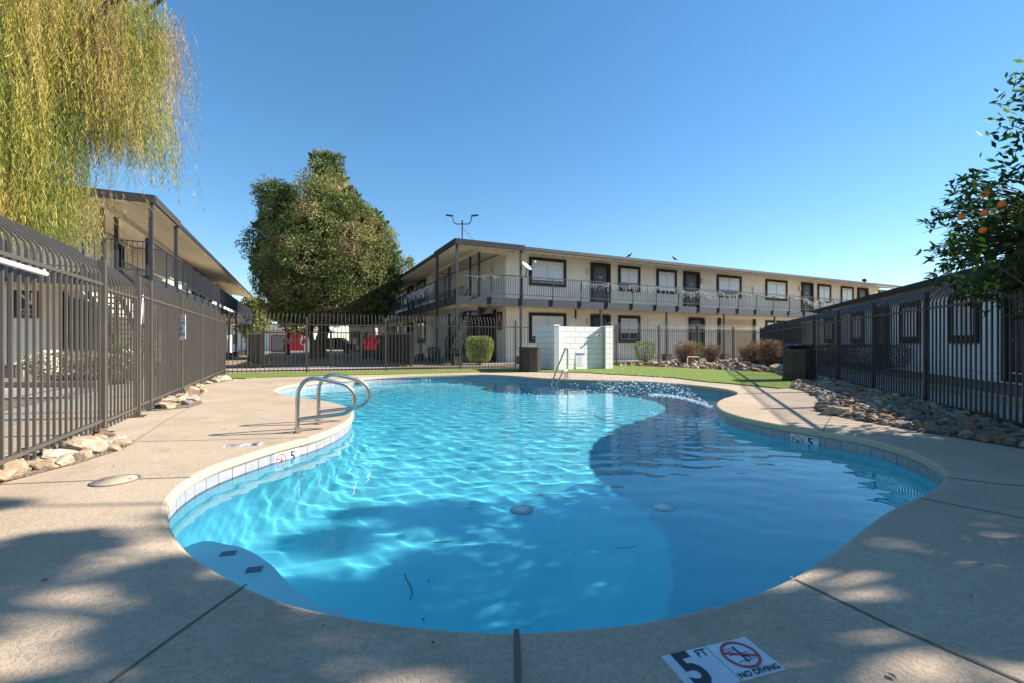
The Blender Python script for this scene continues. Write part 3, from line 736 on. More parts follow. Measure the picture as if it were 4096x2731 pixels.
# red wreath on the ground-floor door, trims and open passage
mb = MB(); cu_ = uF(2397)
for k in range(40):
    a = random.uniform(0, 6.28); r_ = random.uniform(.09, .16); mb.box(Pfr.p(cu_+r_*math.cos(a), D_-.05, 1.75+r_*1.3*math.sin(a)), (.05, .05, .05), Matrix.Rotation(a, 3, 'Z'))
o = mb.build("wreath", M["redpaint"]); o.location = Pfr.C; tag(o, "red wreath hanging on the ground-floor door behind the block wall", "wreath")
mb = MB(); a, b = uF(2875), uF(3014)
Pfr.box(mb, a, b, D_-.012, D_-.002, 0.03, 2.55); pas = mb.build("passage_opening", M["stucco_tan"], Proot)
mb = MB(); Pfr.box(mb, a-.12, a+.1, D_-.1, D_-.0, 0.03, 2.6); Pfr.box(mb, b-.1, b+.12, D_-.1, D_-.0, 0.03, 2.6); mb.build("passage_post", M["trim"], Proot)
mb = MB()
for x in (2275, 2322, 2328, 2459, 2592, 2660, 2838, 2846, 3155, 3162, 3172):
    u = uF(x); Pfr.box(mb, u-.03, u+.03, D_-.03, D_-.0, 0.05, 2.62)
Pfr.box(mb, SW, 30, D_-.02, D_-.0, 0.26, 0.29); mb.build("wall_batten", M["stucco"], Proot)
for x, z in ((2347.6, 4.95), (2806, 4.95), (2801+8, 4.95), (3196, 4.98), (3475, 4.98)):
    if x != 2809: sconce(Pfr, Proot, 'u', uF(x), D_, z)
for x in (2348, 2820.6): sconce(Pfr, Proot, 'u', uF(x), D_, 2.15)
mb = MB(); u = uF(2292.5); Pfr.box(mb, u-.04, u+.04, D_-.28, D_-.2, 2.28, 2.76); mb.build("hanging_bracket", M["charcoal"], Proot)
mb = MB(); u = uF(3016); Pfr.box(mb, u-.17, u+.17, D_-.12, D_, 4.3, 4.85); mb.build("meter_box", M["white"], Proot)
sconce(Pfr, Proot, 'v', 3.2, SW, 4.95)
# side wing openings
vL = lambda x: Pfr.solve_v(x, E_)
for (a, b) in ((1671, 1703), (1614, 1632), (1586, 1602.4), (1543.5, 1558)):
    opening(Pfr, Proot, 'window', 'v', vL(a), vL(b), E_, 3.98, 5.46)
    opening(Pfr, Proot, 'window', 'v', vL(a), vL(b), E_, 1.02, 2.56)
for (a, b) in ((1636, 1653.4), (1569, 1581.6)):
    opening(Pfr, Proot, 'door', 'v', vL(a), vL(b), E_, FZ, 5.46); opening(Pfr, Proot, 'door', 'v', vL(a), vL(b), E_, 0.1, 2.56)
for fr_, rt in ((Pfr, Proot), (Nfr, Nroot)):
    mb = MB(); fr_.box(mb, SW-.02, SW-.001, 3.0, 7.2, 0.04, 2.6); mb.build("hall_shade_panel", M["sign_dark"], rt)  # added dark sheet painting the near-black shade inside the stair hall
    mb = MB(); fr_.box(mb, SW-.14, SW-.0, 2.75, 2.95, 0.04, 2.75); mb.build("passage_post", M["trim"], rt)
for v0, v1 in ((12.5, 14), (15.2, 16.1), (17.5, 19), (20.5, 22), (24, 24.9), (26, 27.5)):
    k = 'door' if v1-v0 < 1 else 'window'
    opening(Nfr, Nroot, k, 'v', v0, v1, E_, FZ if k == 'door' else 3.98, 5.46); opening(Nfr, Nroot, k, 'v', v0, v1, E_, 0.1 if k == 'door' else 1.02, 2.56)
opening(Nfr, Nroot, 'window', 'u', 4.35, 5.9, D_, 1.02, 2.56); opening(Nfr, Nroot, 'window', 'u', 4.35, 5.9, D_, 3.98, 5.46)
opening(Nfr, Nroot, 'door', 'v', 7.6, 8.5, SW, FZ, 5.4)
# railings
railing(Pfr, Proot, 'u', 0.06, 37.5, [1.65, 3.26]+[3.26+1.68*k for k in range(1, 20)])
railing(Pfr, Proot, 'v', 0.06, 32, [1.6, 3.2]+[3.2+1.6*k for k in range(1, 18)])
railing(Nfr, Nroot, 'u', 0.06, 8.5, [1.6, 3.26, 4.9, 6.5])
railing(Nfr, Nroot, 'v', 0.06, 32.5, [1.6, 3.2]+[3.2+1.6*k for k in range(1, 18)])
for fr_, rt in ((Pfr, Proot), (Nfr, Nroot)):
    railing(fr_, rt, 'v', 4.3, 9.9, [6.2, 8.0], off=E_+.35, post_low=3.1)
def letter_sign(fr, root, axis, t0, t1, off, z0, z1, big, small, sgn, ex, flip=False):
    mb = MB()
    if axis == 'u': fr.box(mb, t0, t1, off+sgn*.03, off, z0, z1)
    else: fr.box(mb, off+sgn*.03, off, t0, t1, z0, z1)
    s_ = mb.build("building_sign", M["sign_dark"], root)
    w = t1-t0; h = z1-z0; c = (t0+t1)/2
    o3 = fr.p(c, off+sgn*.034, (z0+z1)/2) if axis == 'u' else fr.p(off+sgn*.034, c, (z0+z1)/2)
    mm = frame_matrix(o3, ex, (0, 0, 1))
    mb = MB(); put_text(mb, big, h*.62, 0, h*.14, 0, 0, 0.004, sx=1.0)
    for i, l in enumerate(small): put_text(mb, l, h*.13, 0, -h*.24-i*h*.14, 0, 0, 0.0)
    mb.build("lettering", M["sign_cream"], s_, M=mm)
    mb = MB(); q = .02
    for (x0, x1, y0, y1) in ((-w/2-q, w/2+q, h/2, h/2+q), (-w/2-q, w/2+q, -h/2-q, -h/2), (-w/2-q, -w/2, -h/2, h/2), (w/2, w/2+q, -h/2, h/2)): mb.b2((x0, y0, -.03), (x1, y1, .004))
    mb.build("sign_border", M["redsign"], s_, M=mm)
M["redsign"] = mat("sign_red", (0.28, 0.012, 0.02), 0.5)
letter_sign(Pfr, Proot, 'v', 1.98, 2.56, SW, 1.68, 2.58, "P", ["82-92", "225-2"], -1, -A)
letter_sign(Nfr, Nroot, 'u', 3.2, 3.74, D_, 1.78, 2.66, "N", ["80-90", "215-224"], -1, B)

# one-storey building on the right
Rfr = Frm((17.35, 25.6), -Cc, Dd)
def right_building():
    root = empty("low_building", (17.35, 25.6, 0), 0, "single-storey white building with dark fascia behind the right-hand fence", "building")
    fr = Rfr; L = 40
    mb = MB(); fr.box(mb, .5, L, .6, .8, 0, 2.98); fr.box(mb, .5, .7, .8, 9, 0, 2.98); fr.box(mb, .7, L, 8.8, 9, 0, 2.98); mb.build("wall", M["wall_white"], root)
    mb = MB(); fr.box(mb, 0, L, -.02, .03, 2.68, 2.86); fr.box(mb, -.04, 0.0, -.02, 9.6, 2.68, 2.86); mb.build("eave_fascia", M["fascia"], root)
    mb = MB(); mb.add([fr.p(0, 0, 2.87), fr.p(L, 0, 2.87), fr.p(L, 4.8, 3.35), fr.p(0, 4.8, 3.35), fr.p(L, 9.6, 2.87), fr.p(0, 9.6, 2.87)], [(0, 1, 2, 3), (3, 2, 4, 5)])
    mb.build("roof", M["roof"], root)
    mb = MB(); mb.add([fr.p(0, 0.03, 2.72), fr.p(L, 0.03, 2.72), fr.p(L, .6, 2.80), fr.p(0, .6, 2.80)], [(0, 1, 2, 3)]); fr.box(mb, .5, L, .575, .598, 2.35, 2.80); mb.build("soffit", M["stucco_tan"], root)  # the tan band at the wall top paints in warm bounced light
    s = lambda x: fr.solve_u(x, .6)
    for a, b in ((3805, 3923), (3607, 3686), (3409, 3460), (3300, 3336)): opening(fr, root, 'window', 'u', s(a), s(b), .6, 1.0, 2.42, fw=.2)
    for a, b in ((3507, 3561), (4028, 4135)): opening(fr, root, 'door', 'u', s(a), s(b), .6, .08, 2.45)
    mb = MB(); fr.box(mb, .5, L, .57, .599, .28, .31); fr.box(mb, .5, L, .57, .599, 2.5, 2.52)
    for u in (s(3580), s(3960)): fr.box(mb, u-.03, u+.03, .56, .6, 0.05, 2.7)
    mb.build("wall_batten", M["wall_white"], root)
    mb = MB(); u = s(3380); fr.box(mb, u-.15, u+.15, -.1, .0, 2.55, 2.66); mb.build("flood_lamp", M["charcoal"], root)
    mb = MB(); u = s(3480); fr.box(mb, u-.12, u+.12, .45, .58, 2.55, 2.64); mb.build("flood_lamp", M["charcoal"], root)
    mb = MB(); u = s(3360); fr.box(mb, u-.3, u+.3, .42, .6, 1.0, 2.2); mb.build("meter_box", M["alu"], root)
M["wall_white"] = stucco("white_wall", (0.92, 0.90, 0.85), (0.87, 0.85, 0.80))
right_building()

# ------------------------------------------------------------------ fences
def fence(name, p0, p1, zb, zt, post_t, label, m, outward, pick=0.117, pw=0.019, gap=None, post_h=0.27, post_w=0.064, gate_span=None):
    """wrought-steel fence from p0 to p1: posts at distances post_t, picket panels between, tips curved outward"""
    p0 = Vector(p0); p1 = Vector(p1); d = p1-p0; L = d.length; d.normalize(); nrm = Vector(outward).normalized()
    root = empty(name, (p0.x, p0.y, 0), 0, label, "fence")
    R3 = Matrix((d, nrm, Vector((0, 0, 1)))).transposed()
    tr = lambda x, y, z: tuple(R3 @ Vector((x, y, z)))
    edges = sorted(post_t)
    for t in edges:
        mb = MB(); mb.add([tr(t+sx*post_w/2, sy*post_w/2, z) for sx in (-1, 1) for sy in (-1, 1) for z in (0, zt+post_h)], [(0, 1, 3, 2), (4, 6, 7, 5), (0, 4, 5, 1), (2, 3, 7, 6), (0, 2, 6, 4), (1, 5, 7, 3)])
        mb.build("post", m, root)
    ends = edges[:]
    if ends[0] > 0.3: ends = [0]+ends
    if ends[-1] < L-0.3: ends = ends+[L]
    for i in range(len(ends)-1):
        a, b = ends[i], ends[i+1]
        if gate_span and abs(a-gate_span[0]) < 0.1: continue
        panel(root, tr, a+post_w/2, b-post_w/2, zb, zt, m, pick, pw)
    return root, tr
def panel(root, tr, a, b, zb, zt, m, pick, pw, name="picket_panel"):
    mb = MB(); rail(mb, tr, a, b, zb); rail(mb, tr, a, b, zt)
    n = max(1, int(round((b-a)/pick)))
    prof = [(0, zb-0.09), (0, zt+0.09), (0.014, zt+0.15), (0.045, zt+0.195), (0.185, zt+0.345)]
    for k in range(n):
        x = a+(b-a)*(k+.5)/n+random.uniform(-.003, .003); vs = []
        for j, (o, z) in enumerate(prof):
            h = pw/2; k2 = 1.0
            for sx, sy in ((-1, -1), (1, -1), (1, 1), (-1, 1)): vs.append(tr(x+sx*h, o+sy*h*(0.6 if j > 1 else 1), z+(sy*h*-0.7 if j > 1 else 0)))
        o, z = prof[-1]
        for sx, sy in ((-1, -1), (1, -1), (1, 1), (-1, 1)): vs.append(tr(x+sx*pw*.5, o+.03+sy*.003, z+.035-sy*.003))
        fs = []
        for j in range(5): fs += [(j*4+q, j*4+(q+1) % 4, j*4+4+(q+1) % 4, j*4+4+q) for q in range(4)]
        fs += [(3, 2, 1, 0), (20, 21, 22, 23)]
        mb.add(vs, fs)
    return mb.build(name, m, root, fix=True)
def rail(mb, tr, a, b, z, h=0.032):
    mb.add([tr(x, y, zz) for x in (a, b) for y in (-h/2, h/2) for zz in (z-h/2, z+h/2)], [(0, 1, 3, 2), (4, 6, 7, 5), (0, 4, 5, 1), (2, 3, 7, 6), (0, 2, 6, 4), (1, 5, 7, 3)])
# left run
LP0 = Vector((fenceL(1.1), 1.1, 0)); LP1 = Vector((fenceL(14.25), 14.25, 0)); Ld = (LP1-LP0).normalized(); Lout = Vector((-Ld.y, Ld.x, 0))
tL = lambda y: (y-1.1)*math.sqrt(1.25)
gate = (tL(4.92), tL(6.06))
lf, ltr = fence("pool_fence", LP0, LP1, 0.15, 1.64, [tL(3.02), tL(4.92), tL(6.06), tL(6.58), tL(8.47), tL(10.4), tL(12.4), tL(14.15)],
    "bronze curved-top picket fence along the left side of the deck", M["fence"], Lout, gate_span=gate)
gt = empty("pool_gate", (LP0.x, LP0.y, 0), 0, "bronze picket gate with an inclined closing post in the left-hand fence", "gate")
panel(gt, ltr, gate[0]+.08, gate[1]-.09, 0.13, 1.60, M["fence"], .117, .019, "gate_leaf")
mb = MB(); x = gate[1]-.075; mb.add([ltr(x+sx*.02, sy*.02, z) for sx in (-1, 1) for sy in (-1, 1) for z in (.08, 1.63)], [(0, 1, 3, 2), (4, 6, 7, 5), (0, 4, 5, 1), (2, 3, 7, 6), (0, 2, 6, 4), (1, 5, 7, 3)]); mb.build("gate_stile", M["fence"], gt)
mb = MB(); mb.tube([ltr(gate[1]+.22, 0, 1.66), ltr(gate[1]+.13, 0, 1.25)], .02, 8); mb.build("gate_closer", M["steel"], gt)
for t_ in gate:
    mb = MB(); mb.add([ltr(t_+sx*.085, sy*.085, z) for sx in (-1, 1) for sy in (-1, 1) for z in (0.002, .014)], [(0, 1, 3, 2), (4, 6, 7, 5), (0, 4, 5, 1), (2, 3, 7, 6), (0, 2, 6, 4), (1, 5, 7, 3)]); mb.build("base_plate", M["fence"], lf)
# white pole wired along the near left fence
mb = MB(); ins = -0.05; mb.tube([ltr(tL(1.6), ins, 1.58), ltr(tL(2.5), ins, 1.575), ltr(tL(3.65), ins, 1.565)], .02, 10); o = mb.build("pole", M["white"]); o.location = LP0; tag(o, "white pole lashed along the top rail of the left-hand fence", "pole")
# back runs
bd = (FA1-FA0).normalized(); bout = Vector((-bd.y, bd.x, 0))
def tA(x, p0, p1):      # distance along a fence line at which it crosses pixel column x
    d = (p1-p0).normalized(); r = (x-CX)/FPX; return (r*p0.y-p0.x)/(d.x-r*d.y)
fence("pool_fence", FA0, FA1, 0.10, 1.60, [0.0]+[tA(x, FA0, FA1) for x in (1227, 1543, 1841, 2062)], "bronze picket fence along the back lawn left of the block wall", M["fence"], bout, pick=0.127, pw=0.016, post_w=.058)
bd2 = (FB1-FB0).normalized(); bout2 = Vector((-bd2.y, bd2.x, 0))
fence("pool_fence", FB0, FB1, 0.07, 1.56, [tA(x, FB0, FB1) for x in (2466, 2636.5, 2793, 2933.5, 3043)], "dark picket fence along the back rock bed right of the block wall", M["fence"], bout2, pick=0.127, pw=0.016, post_w=.058)
RP0 = Vector((fenceR(24.8), 24.8, 0)); RP1 = Vector((fenceR(1.0), 1.0, 0)); rd = (RP1-RP0).normalized(); rout = Vector((-rd.y, rd.x, 0))
fence("pool_fence", RP0, RP1, 0.06, 1.55, [0.02]+[tA(x, RP0, RP1) for x in (3068.6, 3137.4, 3191, 3256, 3352, 3494.7, 3704.6, 4178)], "black curved-top picket fence above the rock bed on the right", M["fence_dark"], rout)
# ------------------------------------------------------------------ block wall with shower
M["joint"] = mat("block_joint_paint", (.36, .38, .37), .9)
def block_wall():
    root = empty("block_wall", (1.54, 16.2, 0), 0, "white painted concrete block wall around the pool shower", "wall")
    fr = Frm((1.54, 16.2), B, A)
    def courses(mb, axis, t0, t1, off0, off1, z0, n, hb=0.2032, lb=0.405, top=None):
        for k in range(n):
            za = z0+k*hb; s_ = 0 if k % 2 else lb/2; t = t0-s_
            while t < t1:
                a = max(t, t0)+.006; b = min(t+lb, t1)-.006
                if b-a > 0.03:
                    if axis == 'u': fr.box(mb, a, b, off0, off1, za+.006, za+hb-.006)
                    else: fr.box(mb, off0, off1, a, b, za+.006, za+hb-.006)
                t += lb
    zt = 0.0
    mb = MB(); fr.box(mb, .22, 2.25, .155, .255, 0, 1.598, 1); courses(mb, 'u', .2, 2.27, .15, .26, 0.0, 8, 0.2); mb.build("front_panel", [M["block"], M["joint"]], root)
    mb = MB(); fr.box(mb, .055, .155, .42, 1.5, 0, 1.58, 1); courses(mb, 'v', .4, 1.52, .05, .16, 0.0, 8, 0.2); mb.build("side_panel", [M["block"], M["joint"]], root)
    mb = MB(); fr.box(mb, .005, .205, .005, .395, 0, 1.598, 1); courses(mb, 'v', 0, .4, 0, .21, 0.0, 8, 0.2, 0.4); fr.box(mb, -.01, .22, -.01, .41, 1.60, 1.65); mb.build("pilaster", [M["block"], M["joint"]], root)
    mb = MB(); fr.box(mb, 2.265, 2.615, -.045, .295, 0, 1.598, 1); courses(mb, 'u', 2.26, 2.62, -.05, .3, 0.0, 8, 0.2, 0.4); fr.box(mb, 2.25, 2.63, -.06, .31, 1.60, 1.64); mb.build("pilaster", [M["block"], M["joint"]], root)
    fr2 = fr
    t = empty("shower_head", Vector(fr.p(1.95, .15, 1.27))+fr.C, 0, "small white shower head with a red valve on the block wall", "shower")
    mb = MB(); mb.tube([fr.p(0, 0, 0), fr.p(0, -.14, 0.0)], .05, 12); mb.build("shower_body", M["white"], t)
    mb = MB(); mb.tube([fr.p(0.03, -.13, 0.0), fr.p(0.06, -.2, 0.02)], .03, 10); mb.build("valve", M["redpaint"], t)
    # pool rules board leaning on the wall
    b = empty("rules_board", Vector(fr.p(1.02, .12, 0.03))+fr.C, 0, "white board headed POOL RULES leaning on the block wall", "sign")
    mm = frame_matrix((0, 0, 0), B, (A*0.04+Vector((0, 0, 1))))
    mb = MB(); mb.b2((0, 0, -.012), (.41, .62, 0)); mb.build("board", M["white"], b, M=mm)
    mb = MB(); mb.b2((0.01, .52, 0), (.40, .61, .003)); mb.build("header", mat("header_blue", (0.02, 0.05, 0.30), .4), b, M=mm)
    mb = MB(); put_text(mb, "POOL RULES", .075, .205, .575, .0045, 0, .001, sx=.8); mb.build("title", M["white"], b, M=mm)
    mb = MB(); put_text(mb, "NO LIFEGUARD ON DUTY", .024, .205, .49, .002)
    rr = random.Random(3)
    for i in range(13): mb.b2((.03, .44-i*.03, 0.0005), (.03+rr.uniform(.22, .35), .447-i*.03, .002))
    mb.build("lettering", mat("grey_ink", (0.15, 0.16, 0.2), .6), b, M=mm)
    return fr
BWfr = block_wall()

# ------------------------------------------------------------------ stainless rails
def ladder_rail(base, lab):
    k = Vector((0.849, 0.528, 0)); t = empty("grab_rail", (*base, 0), 0, lab, "grab rail", "stainless rails of the pool steps")
    pr = [(0, 0.0), (0, .25), (.003, .42), (.02, .49), (.055, .55), (.105, .588), (.158, .6), (.25, .587), (.40, .545), (.49, .517), (.555, .475), (.597, .41), (.613, .335), (.603, .27), (.57, .215), (.52, .182), (.45, .168), (.25, .158), (.022, .148)]
    pts = catmull([(a, b) for a, b in pr], 3, False)
    mb = MB(); mb.tube([k*a+Vector((0, 0, b)) for a, b in pts], .0235, 14, smooth=True); mb.build("hoop", M["steel"], t)
    for s_ in (-1, 1):
        mb = MB(); c = Vector((0, 0, .05)); q = Vector((-k.y, k.x, 0)); mb.tube([c+k*s_*.02, c+k*s_*.034], .009, 8); mb.build("bolt", M["steel"], t)
    mb = MB(); mb.lathe([(.024, .002), (.045, .002), (.045, .008), (.026, .012)], 16); mb.build("flange", M["deck_joint"], t)
b1 = G(1190, 1729); ladder_rail(b1, "nearer curved stainless grab rail standing on the sunlit left deck")
b2 = G(1273.6, 1694); ladder_rail(b2, "farther curved stainless grab rail, half hidden by the nearer one")
def hand_rail():
    x, y = G(2270, 1510.5); t = empty("hand_rail", (x, y, 0), 0, "slanting stainless handrail running down into the back pool steps", "handrail")
    k = Vector((-0.73, -0.68, 0)).normalized()
    pr = [(0, 0), (0, .45), (0, .76), (.012, .83), (.045, .87), (.09, .86), (.13, .80), (.42, .33), (.60, .02), (.655, -.10), (.665, -.2), (.64, -.27), (.58, -.27), (.52, -.2), (.2, .18), (.14, .215), (.02, .22)]
    mb = MB(); mb.tube([k*a+Vector((0, 0, b)) for a, b in catmull(pr, 3, False)], .024, 12); mb.build("rail", M["steel"], t)
    mb = MB(); mb.tube([k*.10+Vector((0, 0, 0)), k*.10+Vector((0, 0, .21))], .024, 12); mb.build("stanchion", M["steel"], t)
    for c in (k*.1, k*0): mb = MB(); mb.lathe([(.024, .012), (.055, .008), (.06, .002)], 16, c); mb.build("flange", M["steel"], t)
hand_rail()
# ------------------------------------------------------------------ pool fittings
def plate_on_floor(px, py, zg):
    x, y = G(px, py, zg); return x, y, floor_z(x, y)
def drain(x, y, lab):
    z = floor_z(x, y)+.01; t = empty("pool_drain", (x, y, z), 0, lab, "drain", "round drains in the pool floor")
    mb = MB(); mb.lathe([(0, .03), (.055, .03), (.062, .026)], 24); mb.build("cap", M["white"], t)
    for k in range(30):
        pass
    mb = MB()
    for k in range(36):
        a = 2*math.pi*k/36; c, s_ = math.cos(a), math.sin(a)
        mb.bar((.062*c, .062*s_, .024), (.112*c, .112*s_, .004), .006, .008)
    mb.build("grate", M["white"], t); mb = MB(); mb.lathe([(.0, .0), (.118, .0), (.118, -.02)], 24); mb.build("sump", M["door"], t)
drain(0.10, 4.55, "left-hand round drain in the deep pool floor"); drain(1.55, 4.55, "right-hand round drain in the deep pool floor")
M["plaster_pale"] = grainy("pale_plaster", (.42, .76, .84), (.50, .80, .86), 2, .7, .1, .003)
def underwater_bench():
    inn = [G(x, y, -.40) for x, y in ((792, 2220), (905, 2226), (993, 2246), (1080, 2299), (1149, 2368), (1219, 2420), (1300, 2462), (1390, 2500))]
    poly = inn+[(-.4, 1.15), (-1.9, 1.2), (-2.1, 2.6)]
    poly = catmull(poly, 4)
    mb = MB(); mb.prism(poly, -1.5, -0.56); o = mb.build("pool_bench", M["plaster_pale"]); tag(o, kind="structure")
    return o
M["step_tile"] = mat("dark_blue_tile", (0.01, 0.02, 0.10), .3)
underwater_bench()
for (px_, py_, lab_) in ((914, 2262, "dark blue step tile farther along the pale underwater bench at the lower left"), (1017, 2323, "dark blue step tile nearest the camera on the pale underwater bench")):
    x, y = G(px_, py_, -.40); mb = MB(); mb.box((0, 0, 0), (.085, .055, .008), Matrix.Rotation(.25, 3, 'Z')); o = mb.build("step_tile", M["step_tile"]); o.location = (x, y, -.553); tag(o, lab_, "step tile")
def back_steps():
    cx_, cy_ = G(2235, 1514)
    for i, (r_, z_) in enumerate(((.55, -.42), (.95, -.66), (1.35, -.88))):
        mb = MB(); poly = [(cx_+r_*1.5*math.cos(2*math.pi*k/40), cy_+r_*math.sin(2*math.pi*k/40)) for k in range(40)]
        poly2 = [p if inside(wall, *p) else None for p in poly]
        poly = [p for p in poly if inside(offset(wall, .25), *p)]
        mb.prism(poly, -1.3, z_); o = mb.build("pool_step", M["plaster"]); tag(o, kind="structure")
        c_n = 0
        for k in range(9):
            a = R(200+k*18); p = (cx_+(r_-.06)*1.5*math.cos(a), cy_+(r_-.06)*math.sin(a))
            if inside(wall, *p): mb = MB(); mb.box((0, 0, 0), (.09, .05, .006), Matrix.Rotation(a+1.57, 3, 'Z')); o = mb.build("step_tile", M["step_tile"]); o.location = (*p, z_+.005); c_n += 1; tag(o, "dark edge tile on the %s back pool step, %s from the left" % (("upper", "middle", "lowest")[i], ("first", "second", "third", "fourth", "fifth", "sixth", "seventh", "eighth", "ninth")[c_n-1]), "step tile", "dark tiles on the back pool steps")
back_steps()
def skimmer(px, py, w, lab):
    p, t, inw, i = place_on_wall(px, py); e = empty("skimmer", (p.x+inw.x*.012, p.y+inw.y*.012, -.16), math.atan2(t.y, t.x), lab, "skimmer")
    mb = MB(); mb.b2((-w/2, -.004, -.07), (w/2, .004, .07)); mb.build("mouth", M["hole"], e)
    mb = MB()
    for (a, b, c, d) in ((-w/2-.02, w/2+.02, .07, .082), (-w/2-.02, -w/2, -.07, .07), (w/2, w/2+.02, -.07, .07)): mb.b2((a, -.006, c), (b, .006, d))
    mb.build("frame", M["coping"], e)
M["hole"] = mat("dark_gap", (0.012, 0.01, 0.008), .8)
skimmer(1452, 1525, .34, "dark skimmer opening in the back pool wall behind the grab rails")
# ------------------------------------------------------------------ bins
def weave_material():
    m = mat("brown_wicker", (0.03, 0.025, 0.02), .5); n = N(m)
    tc = n.new("ShaderNodeTexCoord"); sp = n.new("ShaderNodeSeparateXYZ"); n.link(tc.outputs["Object"], sp.inputs[0])
    f = n.noise(tc.outputs["Object"], 9, 3); n.base(n.ramp(f, [(.3, (0.028, 0.022, 0.018)), (.7, (0.07, 0.055, 0.042))])); return m
M["wicker"] = weave_material()
def bin_(x, y, r, h, lab, bag=False, rot=0.2):
    t = empty("trash_can", (x, y, 0), rot, lab, "trash can")
    n = 8; mb = MB(); z0 = .08
    poly = [(r*math.cos(2*math.pi*(k+.5)/n), r*math.sin(2*math.pi*(k+.5)/n)) for k in range(n)]
    mb.prism([(p[0]*.97, p[1]*.97) for p in poly], z0, h); mb.build("liner", M["hole"], t)
    mb = MB()
    for k in range(n):      # woven straps, over and under
        a = Vector((*poly[k], 0)); b = Vector((*poly[(k+1) % n], 0)); d = (b-a); L = d.length; d.normalize(); nr = Vector((d.y, -d.x, 0))
        ns = 5; nz = 13; sw = L/ns; hz = (h-z0)/nz
        for i in range(ns):
            for j in range(nz):
                o_ = .006 if (i+j) % 2 else -.001
                c = a+d*sw*(i+.5)+nr*(-.006+o_)+Vector((0, 0, z0+hz*(j+.5)))
                w_ = sw*.98 if (i+j) % 2 else sw*.68; h_ = hz*.62 if (i+j) % 2 else hz*1.0
                mb.add([c-d*w_/2-Vector((0, 0, h_/2)), c+d*w_/2-Vector((0, 0, h_/2)), c+d*w_/2+Vector((0, 0, h_/2))+nr*.001, c-d*w_/2+Vector((0, 0, h_/2))+nr*.001,
                        c-d*w_/2-Vector((0, 0, h_/2))-nr*.008, c+d*w_/2-Vector((0, 0, h_/2))-nr*.008, c+d*w_/2+Vector((0, 0, h_/2))-nr*.008, c-d*w_/2+Vector((0, 0, h_/2))-nr*.008],
                       [(0, 1, 2, 3), (3, 2, 6, 7), (0, 4, 5, 1), (0, 3, 7, 4), (1, 5, 6, 2)])
    mb.build("woven_side", M["wicker"], t)
    mb = MB(); mb.prism([(p[0]*1.07, p[1]*1.07) for p in poly], h, h+.035); mb.build("rim", M["wicker"], t)
    mb = MB(); mb.prism([(p[0]*1.05, p[1]*1.05) for p in poly], z0-.02, z0+.01); mb.build("base_rim", M["wicker"], t)
    for p in poly: mb = MB(); mb.box((p[0]*.97, p[1]*.97, .032), (.045, .045, .062)); mb.build("foot", M["wicker"], t)
    if bag:
        mb = MB(); rr = random.Random(5); prof = [(.86*r, h+.03), (.90*r, h+.06), (.84*r, h+.08), (.90*r, h+.12), (.88*r, h+.17), (.80*r, h+.175), (.78*r, h+.10)]
        vs = []; m_ = 40
        for i, (a, z) in enumerate(prof):
            for k in range(m_):
                th = 2*math.pi*k/m_; q = rr.uniform(-.012, .012) if i < 5 else 0
                vs.append(((a+q)*math.cos(th), (a+q)*math.sin(th), z+rr.uniform(-.006, .006)))
        mb.add(vs, [(i*m_+k, i*m_+(k+1) % m_, (i+1)*m_+(k+1) % m_, (i+1)*m_+k) for i in range(len(prof)-1) for k in range(m_)], 0, False)
        mb.lathe([(0, h+.09), (.79*r, h+.10)], 40); mb.build("bin_bag", M["plastic_black"], t)
    return t
xr, yr = G(3228, 1525); tr_ = bin_(xr, yr+.3, .40, .81, "tall woven dark trash can with a black bag, in the shade by the right fence", True, .15)
bin_(.63, 15.75, .385, .83, "brown woven trash can standing against the left side of the block wall", False, .35)
mb = MB(); mb.bar((xr+.05, yr+.3, .9), (xr+.17, yr+.3, 1.17), .06, .025); o = mb.build("wooden_stick", grainy("stained_wood", (.18, .06, .02), (.3, .11, .04), 6, .5)); tag(o, "brown wooden stick poking out of the bagged trash can", "stick")
# white pipe in the rock bed
x, y = G(2748, 1471); mb = MB(); mb.tube([(0, 0, 0), (.03, .03, .42), (.05, .05, .455), (.09, .06, .46), (.52, .12, .44)], .022, 10); o = mb.build("pipe", M["pvc"]); o.location = (x, y, .0); tag(o, "bent white plastic pipe standing at the edge of the back rock bed", "pipe")

